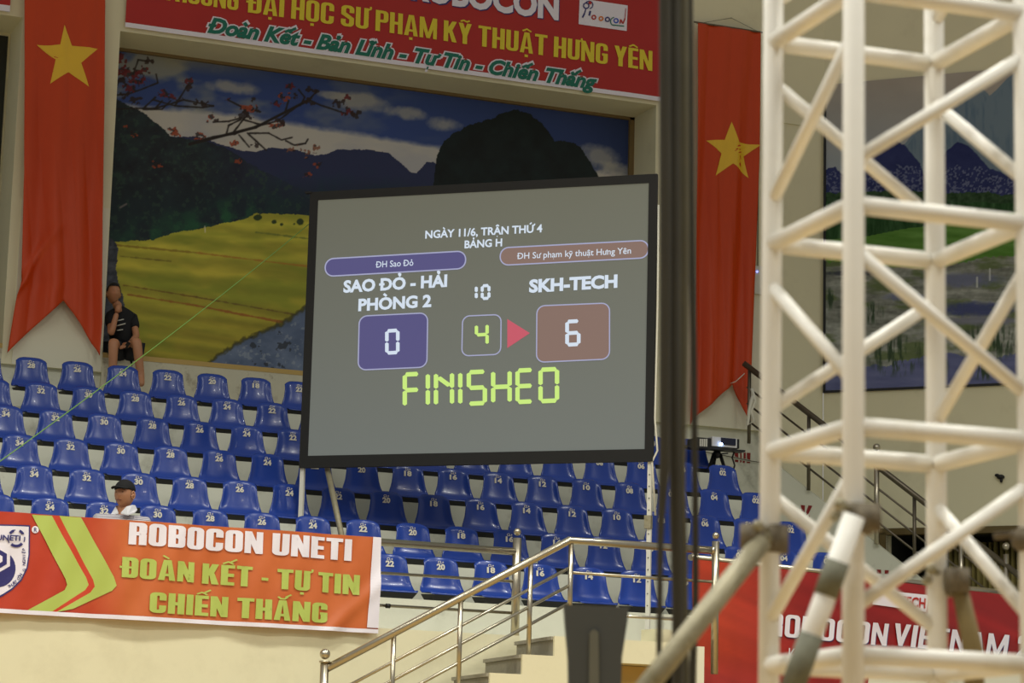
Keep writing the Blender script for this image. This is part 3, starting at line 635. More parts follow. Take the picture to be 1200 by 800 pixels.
# ------------------------------------------------------------------ flags
def flag(name, label, left, right, ztop, outline_bottom, seed, wide_top, star_px, rod):
    """left/right: pixel x of the edges as functions of y on the wall plane; bottom given as a swallow tail."""
    root = empty(name, (0, 0, 0), label, 'flag', 'red flags with a gold star hung on the wall'); yb = YF-.10
    A = [atY(x, y, yb) for x, y in left]; B = [atY(x, y, yb) for x, y in right]
    A = np.array(A); B = np.array(B); notch = atY(*outline_bottom, yb)
    nu, nv = 60, 120; rs_ = np.random.RandomState(seed); ph = rs_.rand(8)*6; vs = np.zeros((nv, nu, 3))
    for j in range(nv):
        t = j/(nv-1)
        for i in range(nu):
            s = i/(nu-1)
            zl, zr = A[-1][2], B[-1][2]; nz = notch[2]; sn = (notch[0]-A[-1][0])/(B[-1][0]-A[-1][0])
            zb = zl+(nz-zl)*(s/sn)**.9 if s < sn else zr+(nz-zr)*(((1-s)/(1-sn))**.85)
            z = ztop+(zb-ztop)*t
            xl = np.interp(-z, -A[:, 2], A[:, 0]); xr = np.interp(-z, -B[:, 2], B[:, 0]); x = xl+(xr-xl)*s
            sag = .030*(.3+t)*math.sin(9*s+ph[0]+1.5*t)+.022*math.sin(19*s+ph[1]+2*t+1.5*math.sin(3*t))*(.45+t)+.011*abs(math.sin(17*s+ph[2]-2*t+math.sin(5*t)))**.5*(.6+t)
            if seed == 1:
                g = (s*.9+.10); crease = math.exp(-((t-(.86-.10*math.sin(g*3.0)))/.022)**2)*max(0, 1-s*1.6); sag += .055*crease
                sag += .02*math.exp(-((t-.55-.18*(s-.1))/.02)**2)*max(0, .6-s)
            vs[j, i] = (x, yb-.035-sag, z)
    idx = np.arange(nu*nv).reshape(nv, nu); q = np.stack([idx[:-1, :-1], idx[1:, :-1], idx[1:, 1:], idx[:-1, 1:]], -1).reshape(-1, 4)
    m_ = MB(); m_.add(list(vs.reshape(-1, 3)), [tuple(r_) for r_ in q.tolist()], True); o = m_.build('cloth', M['flag'], root)
    mod = o.modifiers.new('thick', 'SOLIDIFY'); mod.thickness = .004
    # star conforming to the cloth
    P = []
    for x, y in star_px: P.append(atY(x, y, yb))
    P = np.array(P); c = P.mean(0); V = [c]; V += list(P)
    bm = bmesh.new(); bv = [bm.verts.new(tuple(v)) for v in V]
    for k in range(10): bm.faces.new((bv[0], bv[1+k], bv[1+(k+1) % 10]))
    bmesh.ops.subdivide_edges(bm, edges=bm.edges[:], cuts=5, use_grid_fill=True); bmesh.ops.triangulate(bm, faces=bm.faces[:])
    X_ = vs[..., 0].ravel(); Z_ = vs[..., 2].ravel(); Y_ = vs[..., 1].ravel()
    for v in bm.verts: i = np.argmin((X_-v.co.x)**2+(Z_-v.co.z)**2); v.co.y = Y_[i]-.009
    bm.normal_update()
    for f in bm.faces:
        if f.normal.y > 0: f.normal_flip()
        f.smooth = True
    me = bpy.data.meshes.new('star'); bm.to_mesh(me); bm.free(); me.materials.append(M['star']); link(bpy.data.objects.new('star', me), root)
    if rod: MB().tube([tuple(vs[0, 0]+np.array([-.05, .01, .01])), tuple(vs[0, -1]+np.array([.03, .01, .01]))], .012, 8).build('hanging_rod', M['rust'], root)
    return root
flag('national_flag', 'tall red flag with gold star hung left of the rice field mural', [(28, -30), (28, 100), (27, 200), (24, 330), (19, 345), (8, 414)], [(123, -30), (122, 100), (120, 200), (118, 330), (118, 380), (115, 418)],
     atY(28, -30, YF-.1)[2], (71, 352), 1, 0, [(74, 31), (83, 55), (114, 58), (94, 75), (103, 103), (79, 86), (58, 99), (64, 71), (42, 54), (69, 54)][::1], False)
fl2 = flag('national_flag', 'red flag with gold star between the cables and the truss', [(816, 28), (815, 200), (813, 400), (807, 498)], [(890, 38), (888, 180), (883, 320), (878, 420), (874, 500)],
     atY(816, 28, YF-.1)[2], (856, 449), 2, 0, [(855, 144), (863, 168), (889, 171), (870, 184), (876, 209), (856, 193), (836, 207), (843, 181), (827, 165), (847, 165)], True)
MB().tube([atY(877, 425, YF-.02), atY(872, 438, YF-.15), atY(862, 447, YF-.18), atY(856, 449, YF-.16)], .006, 6).build('tie_cord', M['whitecord'], fl2)
MB().tube([atY(816, 28, YF-.12), atY(857, 21, YF-.004), atY(890, 38, YF-.12)], .003, 5).build('hanging_string', M['cable2'], fl2)
MB().tube([atY(857, 21, YF+.03), atY(857, 21, YF-.02)], .006, 6).build('nail', M['black'], fl2)

# ------------------------------------------------------------------ left banner
def bwl(u, v):
    d = (u-(3.05+1.0*v)); return .014*np.sin(u*5.2+.6)+.007*np.sin(u*11+v*4)+.004*np.sin(u*23-v*9)+.020*np.exp(-(d/.09)**2)+.014*np.exp(-((u-1.55-.25*v)/.13)**2)
oL = atY(-40, 718, YW-.1); shL = Sheet((oL[0], YW-.13, atY(0, 718, YW-.13)[2]), (1, 0, 0), (0, -1, 0), bwl)
lb = empty('team_banner', (0, 0, 0), 'orange vinyl banner with white and lime lettering and a crest on the rail', 'banner')
uR = shL.uv(443, 740)[0]; hB = shL.uv(0, 599)[1]
def colL(X, Y):
    n = vnoise(X, Y, 25, 3); c = np.array([186, 60, 34.])*np.ones(X.shape+(3,)); t = np.clip((X-90)/60, 0, 1); c = mix(c, t, (200, 104, 52)); c += (n-.5)[..., None]*16
    return c
paint_grid('banner_cloth', shL, 0, uR, 0, hB, 200, 60, colL, BV, lb)
shL.poly([(0, 0), (uR, 0), (uR, .034), (0, .034)], M['white'], lb, 'white_hem', .010, px=False, fine=.035)
shL.poly([(uR-.10, .045), (uR, .045), (uR, hB), (uR-.075, hB)], M['white'], lb, 'white_hem', .010, px=False, fine=.035)
for pts, m_ in (([(37, 603), (61, 604), (101, 676), (104, 685), (100, 691), (60, 717), (30, 716), (76, 691), (79, 685), (77, 678)], 'lime'), ([(70, 604), (95, 606), (133, 676), (136, 686), (131, 692), (86, 713), (66, 717), (106, 694), (111, 687), (109, 679)], 'lime'), ([(61, 604), (70, 604), (109, 679), (111, 687), (106, 694), (66, 717), (60, 717), (100, 691), (104, 685), (101, 676)], 'stripe')):
    shL.poly(pts, M[m_], lb, 'chevron', .007, fine=.035)
shL.text('ROBOCON UNETI', (150, 637.5), (412, 657), 26, M['white'], lb, block=(.50, .215, .16, .055), e=.010, fine=.035)
shL.text('ĐOÀN KẾT - TỰ TIN', (139, 676), (421, 697), 24, M['lime'], lb, block=(.50, .215, .16, .055), e=.010, fine=.035)
shL.text('CHIẾN THẮNG', (174, 717.5), (383, 730), 24, M['lime'], lb, block=(.50, .215, .16, .055), e=.010, fine=.035)
cx0 = -3
shield = [(-41, 613), (35, 615.5), (34.5, 650), (32, 666), (25, 680), (14, 691), (3, 698), (cx0, 701), (-12, 696), (-24, 686), (-36, 668), (-40, 650)]
shL.poly(shield, M['navy'], lb, 'crest_outline', .006, fine=.06); cen = np.array([cx0, 652.])
shL.poly([tuple(cen+(np.array(p)-cen)*.955) for p in shield], M['white'], lb, 'crest_shield', .008, fine=.06)
circ = lambda cx, cy, r, n=28: [(cx+r*math.cos(2*PI*k/n), cy+r*math.sin(2*PI*k/n)) for k in range(n)]
shL.poly([(cx0+21*math.cos(t), 666+22*math.sin(t)) for t in np.linspace(-.75, PI+.75, 24)], M['navy'], lb, 'crest_disc', .010, fine=.06)
hexa = lambda r: [(cx0+r*math.cos(PI/6+k*PI/3), 655+r*math.sin(PI/6+k*PI/3)) for k in range(6)]
for i, (r, m_) in enumerate(((16.5, 'white'), (12, 'navy'), (6, 'white'))): shL.poly(hexa(r), M[m_], lb, 'crest_hexagon', .012+.002*i, fine=.06)
g = []
for a0, a1 in ((-2.4, -1.7), (-1.2, -.5), (-.2, .4), (.7, 2.3), (2.6, 3.2)): g += arc(18.5, 631, 10.5, a0, a1, 1.3 if a1-a0 < 1 else 3.2, 6)
g += arc(18.5, 631, 11, -2.5, -1.9, 3, 4)+arc(18.5, 631, 11, -1.2, -.6, 3, 4)
shL.strokes(g, M['navy'], lb, 'crest_gear', .014)
shL.text('UNETI', (-5, 633), (23, 634), 6.5, M['navy'], lb, bold=.03, e=.018)
shL.poly(circ(41, 620.5, 4.2), M['white'], lb, 'mark_disc', .008); shL.text('R', (39.3, 623.2), (43, 623.3), 5, M['navy'], lb, bold=.01, e=.011)
s_ = 'THUẬT CÔNG NGHIỆP'
for i, ch in enumerate(s_):
    if ch == ' ': continue
    t = i/(len(s_)-1); an = 1.15-1.42*t; px = cx0+2+29*math.cos(an); py = 662+29*math.sin(an)
    if t > .55: px = 29.5-(t-.55)*1; py = 668.5-(t-.55)*55
    tx, tyy = math.sin(an), -math.cos(an)
    if t > .55: tx, tyy = .06, -1
    a = shL.uv(px, py); v, f = text_bm(ch, .02); k = .030; d = np.array([tx, -tyy]); nn = np.array([-d[1], d[0]])
    vv = a+(v[:, :1]-v[:, 0].mean())*k*d*1.1+v[:, 1:]*k*nn*1.1; shL.flat('lettering', vv, f, M['navy'], lb, .012)

# ------------------------------------------------------------------ rails
def rail_seg(root, pts, r, name, m=None, seg=14): return MB().tube(pts, r, seg).build(name, m or M['steel'], root)
fr = empty('front_rail', (0, 0, 0), 'stainless steel guard rail on the front wall, running behind the orange banner', 'railing')
zr = 4.045
rail_seg(fr, [(-1, YW, zr-.03), (8.49, YW, zr-.055)], .033, 'top_bar')
for y0 in ((671, 683), (709, 719)):
    a = atY(445, y0[0], YW); z0 = a[2]; rail_seg(fr, [(-1, YW, z0), (8.47, YW, z0)], .013, 'lower_bar')
MB().tube([atY(452, 709.5, YW), atY(457, 710, YW)], .02, 8).build('bar_clamp', M['black'], fr)
pst = empty
for x in (2.2, 4.3, 6.4):
    rail_seg(fr, [(x, YW, ZW), (x, YW, zr-.06)], .025, 'post')
rail_seg(fr, [(8.48, YW, ZW), (8.48, YW, 4.11)], .038, 'end_post'); MB().ball((8.48, YW, 4.165), .033).build('post_ball', M['steel'], fr)
# stairs
YS0, YS1 = 20.0, 20.85
st = []
risers = [(8.435, 3.195), (8.15, 3.03), (7.865, 2.865), (7.58, 2.70), (7.295, 2.535), (7.01, 2.37), (6.725, 2.205), (6.44, 2.04), (6.155, 1.875), (5.87, 1.71), (5.585, 1.545), (5.30, 1.38), (5.015, 1.215), (4.73, 1.05), (4.445, .885), (4.16, .72), (3.875, .555), (3.59, .39), (3.305, .225)]
stair = empty('concrete_stairs', (0, 0, 0), 'concrete stairs with cream side and grey treads climbing to the landing', 'stairs')
mb = MB()
for x, z in risers: mb.box((x, YS0, 0), (x+(.285 if x < 8.4 else .36), YS0+.03, z))
mb.build('side_wall', M['wall'], stair)
for x, z in risers:
    MB().box((x+.004, YS0+.03, z-.165), (x+.285, YS1, z-.03)).build('step', M['step'], stair)
    MB().box((x-.02, YS0+.03, z-.03), (x+.285, YS1, z-.001)).build('tread', M['step'], stair)
MB().prism([(8.79, YS0, 3.0), (9.58, YS0, 3.0), (9.58, YS0, 3.195), (8.79, YS0, 3.195)], (0, YW-.13-YS0, 0)).build('landing', M['wall'], stair)
sr = empty('stair_rail', (0, 0, 0), 'stainless steel stair handrail with round top bar, rising to the landing', 'railing')
yr = YS0+.06
A = atY(376, 768, yr); B = atY(665, 629, yr); C_ = atY(835, 641, yr); A0 = atY(316+60, 770, yr)
T0 = atY(383, 783, yr); T1 = atY(667, 633, yr); T2 = np.array([atY(835, 640, yr)[0], yr, T1[2]])
rail_seg(sr, [T0, T1, T2], .033, 'top_bar'); MB().ball(T1, .033).build('bar_elbow', M['steel'], sr)
slope = (T1[2]-T0[2])/(T1[0]-T0[0])
for dz in (.235, .385, .535):
    p0 = T1-np.array([0, 0, dz]); xa = T0[0]+.0; pa = np.array([xa, yr, T1[2]-dz-(T1[0]-xa)*slope])
    rail_seg(sr, [pa, p0], .0135, 'lower_bar', seg=10)
for dz in (.27, .61): rail_seg(sr, [T1-np.array([0, 0, dz]), T2-np.array([0, 0, dz])], .0135, 'lower_bar', seg=10)
for px in (463, 540, 621, 668):
    x = atY(px, 700, yr)[0]; zt = T1[2]-(T1[0]-x)*slope-.02; zb_ = max([z for xx, z in risers if xx <= x+.001] or [0]); rail_seg(sr, [(x, yr, zb_-.01), (x, yr, zt)], .021, 'post')
x = T0[0]-.02; rail_seg(sr, [(x, yr, 1.7), (x, yr, T0[2]+.055)], .035, 'end_post'); MB().tube([(x, yr, T0[2]+.045), (x, yr, T0[2]+.06)], .045, 14).build('post_collar', M['steel'], sr); MB().ball((x, yr, T0[2]+.115), .043).build('post_ball', M['steel'], sr)
x = T2[0]+.03; rail_seg(sr, [(x, yr, 2.95), (x, yr, T2[2]+.08)], .032, 'end_post'); MB().ball((x, yr, T2[2]+.13), .03).build('post_ball', M['steel'], sr); MB().ball(T2, .036).build('bar_cap', M['steel'], sr)

# ------------------------------------------------------------------ right block: stair flank, sloping rail, lettering, portal
off = 1.3
cS = cR+nR*off
def onS(s, z, o=0): p = cS+dR*s+nR*o; return (p[0], p[1], z)
def sS(X): return (X-cS[0])/dR[0]
RZ = lambda X: 7.236+(X-14.175)*(-1.117)
mb = MB(); mb.prism([onS(sS(14.36), RZ(14.36)-.93), onS(sS(14.36), 3.2), onS(sS(17.2), 3.2), onS(sS(15.7), RZ(15.7)-.93)], -nR*.15)
struct('stair_flank', mb, M['concrete'])
upr = empty('upper_stair_rail', (0, 0, 0), 'dark steel handrail descending towards the doorway behind the truss', 'railing')
P = lambda X, dz=0: np.array(onS(sS(X), RZ(X)-dz, .05))
rail_seg(upr, [P(14.17), P(16.6)], .036, 'top_bar', M['darksteel'])
for dz in (.26, .46, .66): rail_seg(upr, [P(14.2, dz), P(16.55, dz)], .013, 'lower_bar', M['darksteel'], 8)
for X in (14.22, 14.75, 15.66): rail_seg(upr, [P(X, .93), P(X, .03)], .022, 'post', M['darksteel'])
for X in (15.34, 16.42):
    p = P(X, .93); q = P(X, -.13) ; rail_seg(upr, [p, q], .032, 'newel_post'); MB().ball((q[0], q[1], q[2]+.09), .045).build('post_ball', M['steel'], upr)
rail_seg(upr, [P(16.05, .93), P(16.05, .1)], .028, 'post')
shS = Sheet(cS+nR*.0, dR, nR)
wl = empty('wall_lettering', (0, 0, 0), 'remains of red painted letters on the pale stair flank', 'lettering')
shS.strokes([[(938.5, 591.5), (943.5, 592), (943, 600.5), (939.5, 598.5)], [(947.5, 592), (952, 592.5), (948, 601), (945.5, 604), (944.5, 600.5)], [(948.2, 603), (950, 605.5), (947.8, 605.3)]], M['darkred'], wl, 'painted_letter', .004)
shS.strokes([[(1027.5, 667), (1032.7, 667.3), (1032.7, 672), (1027.5, 671.8)]], M['darkred'], wl, 'painted_letter', .004)
shS.strokes([[(1036.8, 667.8), (1041.6, 668), (1041.6, 672.5), (1036.8, 672.3)]], M['darkred'], wl, 'painted_letter', .004)
tag(MB().prism([tuple(atP(*p, cS, nR)+nR*.004) for p in ((1021, 671.5), (1052, 674.5), (1050, 679), (1026, 676))], nR*.06).build('wall_ledge', M['postwhite']), 'small grey ledge under two red marks behind the truss', 'ledge')
shB = Sheet((0, YF+.06, 0), (1, 0, 0), (0, -1, 0))
w2 = empty('wall_lettering', (0, 0, 0), 'group of red letters beside the projector, painted on the lower wall', 'lettering')
for P4 in ([(860.5, 529), (865, 529), (865.2, 536), (861, 534.5)], [(867, 529.5), (869, 529.8), (868.9, 536.8), (867.2, 536.5)], [(871.2, 530), (874, 530.2), (873.6, 537.5), (871.2, 537.2)], [(875, 530.3), (879.4, 530.6), (879, 539), (875.2, 537.4)],
           [(861, 538.2), (865.3, 538.8), (865, 541.4), (861, 541.2)], [(867.2, 538.6), (869, 539), (868.6, 541.8), (867, 541.8)], [(870.2, 539.5), (873, 539.8), (872.6, 542.3), (870.2, 542.2)], [(875, 540.5), (879.2, 541), (879, 542.6), (875, 542.5)]):
    shB.strokes([P4], M['darkred'], w2, 'painted_letter', .004)
tag(MB().tube([atY(820, 528, YF+.03), atY(866, 537, YF+.03), atY(880, 540, YF+.03), atY(894, 542, YF+.03)], .006, 6).build('wall_cable', M['cable2']), 'thin grey cable crossing the red letters on the lower wall', 'cable')
bx = empty('wall_box', (0, 0, 0), 'small pale switch box on the wall right of the flag', 'box')
a = atY(882, 312, YF); b = atY(893, 346, YF)
MB().box((a[0], YF-.06, b[2]), (b[0], YF-.002, a[2])).build('housing', M['postwhite'], bx)
a = atY(882, 319, YF); MB().ball((a[0]+.03, YF-.065, a[2]), .012, 8, 6).build('indicator_lamp', mat('blue_indicator', (120, 130, 255), .3, emit=(130, 140, 255), estr=3), bx)
tag(MB().tube([atY(889, 100, YF-.02), atY(888, 312, YF-.02)], .006, 6).build('wall_cable', M['cable2']), 'thin grey cable running down the wall to the switch box', 'cable')
a = atY(878, 497, YF-.3)
mb = MB(); p = [atY(881, 455, YF-.9), atY(885, 470, YF-.9), atY(880, 482, YF-.9), atY(884, 493, YF-.9), atY(876, 498, YF-.9), atY(878, 480, YF-.9), atY(882, 464, YF-.9)]
mb.tube(p, .02, 8); tag(mb.build('white_cloth_tie', M['whitecord']), 'twisted white cloth tied to the top of the dark handrail', 'cloth')
# curtains in the portal
cur = empty('portal_curtain', (0, 0, 0), 'olive curtain with vertical folds hanging in the dark doorway', 'curtain')
for j, (s0, s1) in enumerate(((1.45, 2.35), (2.38, 3.4), (3.43, 4.6))):
    vs = []; fs = []; N = 70
    for i in range(N+1):
        s = s0+(s1-s0)*i/N; o = -.55+.05*math.sin(i*1.15+j)+.025*math.sin(i*.47)
        vs += [onR(s, 5.22, o), onR(s, 3.0, o)]
    for i in range(N): fs.append((2*i, 2*i+1, 2*i+3, 2*i+2))
    o = MB().add(vs, fs, True).build('curtain_panel', M['curtain'], cur); md = o.modifiers.new('t', 'SOLIDIFY'); md.thickness = .006
tag(MB().ball(tuple(atP(1173, 559, cR, nR)+nR*.02), (.05, .05, .032), 10, 6).ball(tuple(atP(1169, 557, cR, nR)+nR*.03), (.03, .03, .02), 8, 5).ball(tuple(atP(1174, 563, cR, nR)+nR*.03), (.02, .02, .03), 8, 5).build('wall_fixture', M['black']), 'small black ragged fixture on the cream wall under the marsh mural', 'fixture')

# right banner on its own slanting rail
dB = np.array([math.cos(math.radians(16.5)), math.sin(math.radians(16.5)), 0]); nB = np.array([dB[1], -dB[0], 0])
oB = atY(812, 655, 20.4)
bwr = lambda u, v: .012*np.sin(u*3.1)+.008*np.sin(v*9+u*1.3)
shQ = Sheet(oB, dB, nB, bwr)
rb = empty('robot_contest_banner', (0, 0, 0), 'red banner with slanted white lettering behind the truss on the right', 'banner')
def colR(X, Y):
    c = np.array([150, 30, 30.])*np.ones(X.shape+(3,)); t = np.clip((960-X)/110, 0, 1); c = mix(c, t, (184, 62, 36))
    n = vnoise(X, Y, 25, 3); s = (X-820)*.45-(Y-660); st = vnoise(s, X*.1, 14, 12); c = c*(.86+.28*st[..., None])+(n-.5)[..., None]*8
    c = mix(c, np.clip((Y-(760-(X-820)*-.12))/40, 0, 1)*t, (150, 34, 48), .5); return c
bh = 1.35; uE = shQ.uv(1300, 740)[0]
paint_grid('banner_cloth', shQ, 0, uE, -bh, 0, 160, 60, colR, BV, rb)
TXT = 'ROBOCON VIETNAM 2025'
p0 = (897, 745); sl2 = .090
shQ.text('ROBOCON', p0, (1041, 745+144*sl2), 27, M['navy'], rb, block=(.58, .19, .15, .09), shear=.10, e=.010, fine=.1)
shQ.text('ROBOCON', (p0[0]-.5, p0[1]-.8), (1040, 744+143*sl2), 27, M['white'], rb, block=(.58, .19, .15, .09), shear=.10, e=.014, fine=.1)
shQ.text('VIETNAM', (1047.5, 756.8), (1182, 770), 26, M['navy'], rb, block=(.58, .19, .15, .09), shear=.10, e=.010, fine=.1)
shQ.text('VIETNAM', (1047, 756), (1181, 769), 26, M['white'], rb, block=(.58, .19, .15, .09), shear=.10, e=.014, fine=.1)
shQ.text('2', (1189, 770), (1204, 771.3), 26, M['white'], rb, block=(.58, .19, .15, .09), shear=.10, e=.014, fine=.1)
shQ.poly([(1023, 691), (1085, 697), (1086.5, 700), (1083, 717), (1020, 708)], M['white'], rb, 'logo_patch', .012, fine=.1)
shQ.text('TECH', (1051, 710), (1083, 713), 12, M['redprint'], rb, bold=.03, shear=.15, e=.018)
shQ.text('T', (1092, 718), (1104, 719.3), 18, M['white'], rb, bold=.05, e=.014)
shQ.text('K', (923, 774), (931, 775), 15, M['white'], rb, bold=.0, e=.014)
rr = empty('side_rail', (0, 0, 0), 'steel rail along the top of the red banner behind the truss', 'railing')
rail_seg(rr, [shQ.P(0, .02, -.04), shQ.P(uE, .02, -.04)], .028, 'top_bar')
for u in (1.0, 2.6, 4.2): rail_seg(rr, [shQ.P(u, -.95, -.05), shQ.P(u, .0, -.05)], .022, 'post')
q = [shQ.P(-.3, -.62, -.12), shQ.P(uE, -.62, -.12)]
mb = MB(); mb.prism([q[0]-np.array([0, 0, 4]), q[1]-np.array([0, 0, 4]), q[1], q[0]], -nB*.2); struct('wall_side', mb, M['wall'])
mb = MB(); a = atY(817, 757, 19.95); b = atY(825.5, 757, 19.95); mb.box((a[0], 19.95, 0), (b[0], 20.15, a[2])); struct('door_2', mb, M['panel'])
mb = MB(); a2 = atY(797, 740, 20.1); mb.box((a2[0], 20.2, 0), (a[0], 20.9, 3.0)); struct('door_3', mb, M['dark'])

# ------------------------------------------------------------------ projection screen
aS = math.radians(39.5); dS = np.array([math.cos(aS), -math.sin(aS), 0]); nS = np.array([-math.sin(aS), -math.cos(aS), 0])
oS = np.array([7.33, 23.8, 4.975]); WS, HS = float((atP(769, 300, oS, nS)-oS)@dS), 2.735
shP = Sheet(oS, dS, nS)
ps = empty('projection_screen', (0, 0, 0), 'grey projection scoreboard in a black frame, reading FINISHED in green segments', 'screen')
def qbox(mb, u0, u1, v0, v1, e0, e1): return mb.prism([shP.P(u0, v0, e0), shP.P(u1, v0, e0), shP.P(u1, v1, e0), shP.P(u0, v1, e0)], nS*(e1-e0))
fl_, fb_, ft_, fr_ = .085, .115, .085, .078
SM = mat('projected_grey_screen', (74, 76, 70), .9, emit=(104, 106, 97), estr=.62)
nt = SM.node_tree; tc = nt.nodes.new('ShaderNodeTexCoord'); sp = nt.nodes.new('ShaderNodeSeparateXYZ'); nt.links.new(tc.outputs['Generated'], sp.inputs[0]); rp = nt.nodes.new('ShaderNodeValToRGB')
rp.color_ramp.elements[0].color = srgb(112, 118, 116); rp.color_ramp.elements[1].color = srgb(106, 106, 92); nt.links.new(sp.outputs[2], rp.inputs[0]); nt.links.new(rp.outputs[0], nt.nodes['Principled BSDF'].inputs['Emission Color'])
qbox(MB(), fl_, WS-fr_, fb_, HS-ft_, 0, .01).build('screen_fabric', SM, ps)
mb = MB(); qbox(mb, 0, fl_, 0, HS, -.03, .02); mb.build('frame_border', M['blackcloth'], ps)
mb = MB(); qbox(mb, WS-fr_, WS, 0, HS, -.03, .02); mb.build('frame_border', M['blackcloth'], ps)
mb = MB(); qbox(mb, fl_, WS-fr_, 0, fb_, -.03, .02); mb.build('frame_border', M['blackcloth'], ps)
mb = MB(); qbox(mb, fl_, WS-fr_, HS-ft_, HS, -.03, .02); mb.build('frame_border', M['blackcloth'], ps)
mb = MB(); qbox(mb, -.05, .02, HS-.012, HS+.004, -.02, .03); mb.build('corner_tie', M['blackcloth'], ps)
def em(name, c, s=1.0): return mat(name, (10, 10, 10), .9, emit=c, estr=s)
E_ = dict(w=em('projected_white', (214, 226, 240), .95), g=em('projected_lime', (204, 238, 128), .95), bl=em('projected_indigo', (88, 84, 132), .9), br=em('projected_brown', (138, 113, 103), .9), o=em('projected_lavender', (170, 172, 205), .9), r=em('projected_red', (205, 92, 108), .9))
T = lambda s, a, b, h, m_='w', bold=.026: shP.text(s, a, b, h, E_[m_], ps, bold=bold, e=.018)
T('NGÀY 11/6, TRẬN THỨ 4', (499, 280), (636, 272.5), 9.2); T('BẢNG H', (545, 291.5), (589, 289), 9.2)
for q, fm in ((((381, 303), (547, 293.5), (547, 315.5), (381, 325)), 'bl'), (((586, 290), (761, 281), (761, 303), (586, 312)), 'br')):
    pts = rquad(*q, 10.5); shP.poly(pts, E_[fm], ps, 'name_plate', .013); shP.ring(pts, 1.5, E_['o'], ps, 'plate_outline', .015)
T('ĐH Sao Đỏ', (441, 314), (485, 311.5), 7.2, bold=.006); T('ĐH Sư phạm kỹ thuật Hưng Yên', (606.5, 304), (740, 297.5), 7.2, bold=.006)
T('SAO ĐỎ - HẢI', (403, 343.5), (524.5, 336.5), 14.5, bold=.04); T('PHÒNG 2', (420.5, 365), (506, 360), 14.5, bold=.04); T('SKH-TECH', (620.5, 343.5), (724, 337.5), 15.5, bold=.045)
for q, fm, r in ((((421, 370), (502.5, 366), (501.5, 431), (419.5, 434.5)), 'bl', 10), (((629, 358), (715.5, 354.5), (715.5, 421.5), (628.5, 425.5)), 'br', 10), (((542, 370), (588.5, 368), (588, 416), (541, 418)), None, 9)):
    pts = rquad(*q, r)
    if fm: shP.poly(pts, E_[fm], ps, 'score_box', .013)
    shP.ring(pts, 1.4, E_['o'], ps, 'box_outline', .015)
shP.poly([(595, 374), (621.5, 390.5), (595, 408)], E_['r'], ps, 'arrow', .014)
SEG = {'a': ((0, 1), (1, 1)), 'b': ((1, 1), (1, .5)), 'c': ((1, .5), (1, 0)), 'd': ((0, 0), (1, 0)), 'e': ((0, 0), (0, .5)), 'f': ((0, .5), (0, 1)), 'g': ((0, .5), (1, .5)), 'n': ((.12, .88), (.88, .58))}
CH = {'F': 'aefg', 'I': 'ef', 'N': 'efnbc', 'S': 'afgcd', 'H': 'efgbc', 'E': 'aefgd', 'D': 'abcdef', '0': 'abcdef', '1': 'ef', '4': 'fgbc', '6': 'acdefg'}
def seg_char(ch, x0, x1, yb0, yb1, hpx, wd, m_):
    polys = []
    for s in CH[ch]:
        (ax, ay), (bx_, by_) = SEG[s]; W = x1-x0-wd if ch not in 'I1' else 0; H = hpx-wd
        f = lambda u, v: np.array([x0+wd/2+u*W, yb0+(yb1-yb0)*u-wd/2-v*H])
        a, b = f(ax, ay), f(bx_, by_); t = (b-a)/np.linalg.norm(b-a); n_ = np.array([-t[1], t[0]])*wd/2; g_ = .07*wd; a = a+t*g_; b = b-t*g_
        polys.append([tuple(a), tuple(a+t*wd*.32-n_), tuple(b-t*wd*.32-n_), tuple(b), tuple(b-t*wd*.32+n_), tuple(a+t*wd*.32+n_)])
    shP.strokes(polys, E_[m_], ps, 'segment_digit', .018)
xs = [('F', 472.5, 494), ('I', 499.5, 504.2), ('N', 509, 533), ('I', 537.5, 542.5), ('S', 547.5, 571.5), ('H', 576, 600.5), ('E', 604.5, 627), ('D', 631.5, 656)]
for ch, a, b in xs: y = lambda x: 478.5-(x-472)*.035; seg_char(ch, a, b, y(a), y(b), 42, 5.2, 'g')
seg_char('1', 557, 560, 352, 352, 18, 3.6, 'w'); seg_char('0', 564, 575.5, 352, 351.5, 18.5, 3.6, 'w')
seg_char('0', 452, 469, 416, 415.2, 30, 4.2, 'w'); seg_char('4', 557, 573.5, 406.3, 405.5, 27, 4, 'g'); seg_char('6', 663, 681, 406.5, 405.7, 31.5, 4.4, 'w')
# legs
mb = MB(); qbox(mb, .0, .04, 4.12-oS[2], .0, -.05, -.01); mb.build('leg', M['postwhite'], ps)
mb = MB(); qbox(mb, WS-.055, WS-.015, ZW-.02-oS[2], 0, -.05, -.01); leg = mb.build('leg', M['postwhite'], ps)
mb = MB()
for i in range(15):
    v = -.12-i*.11; mb.ball(tuple(shP.P(WS-.035, v, -.005)), .006, 6, 4)
tag(mb.build('leg_holes', M['black'], leg), kind='stuff')
qbox(MB(), WS-.075, WS-.012, -.62, -.5, -.06, .01).build('leg_clamp', M['zinc'], ps)
MB().tube([shP.P(WS+.015, HS-.3, 0), shP.P(WS+.02, 1.5, 0), shP.P(WS+.01, .4, 0), shP.P(WS+.04, .1, .0), shP.P(WS-.01, 0, 0), shP.P(WS+.03, -.5, 0)], .010, 6).build('side_cord', M['whitecord'], ps)
tag(MB().tube([atP(383, 546, oS+nS*-.1, nS), atY(403, 640, 23.0)], .028, 10).build('brace_pole', M['zinc']), 'slanting worn metal brace pole behind the orange banner', 'pole')
# green cord
a = shP.P(.0, HS-.33, .03); b = atY(-60, 583, 17.5); pts = []
for i in range(25):
    t = i/24; p = a*(1-t)+b*t; p[2] -= .10*4*t*(1-t)*.5; pts.append(p)
tag(MB().tube(pts, .0045, 6).build('guy_cord', M['wire']), 'taut green cord running from the screen down to the left', 'cord')

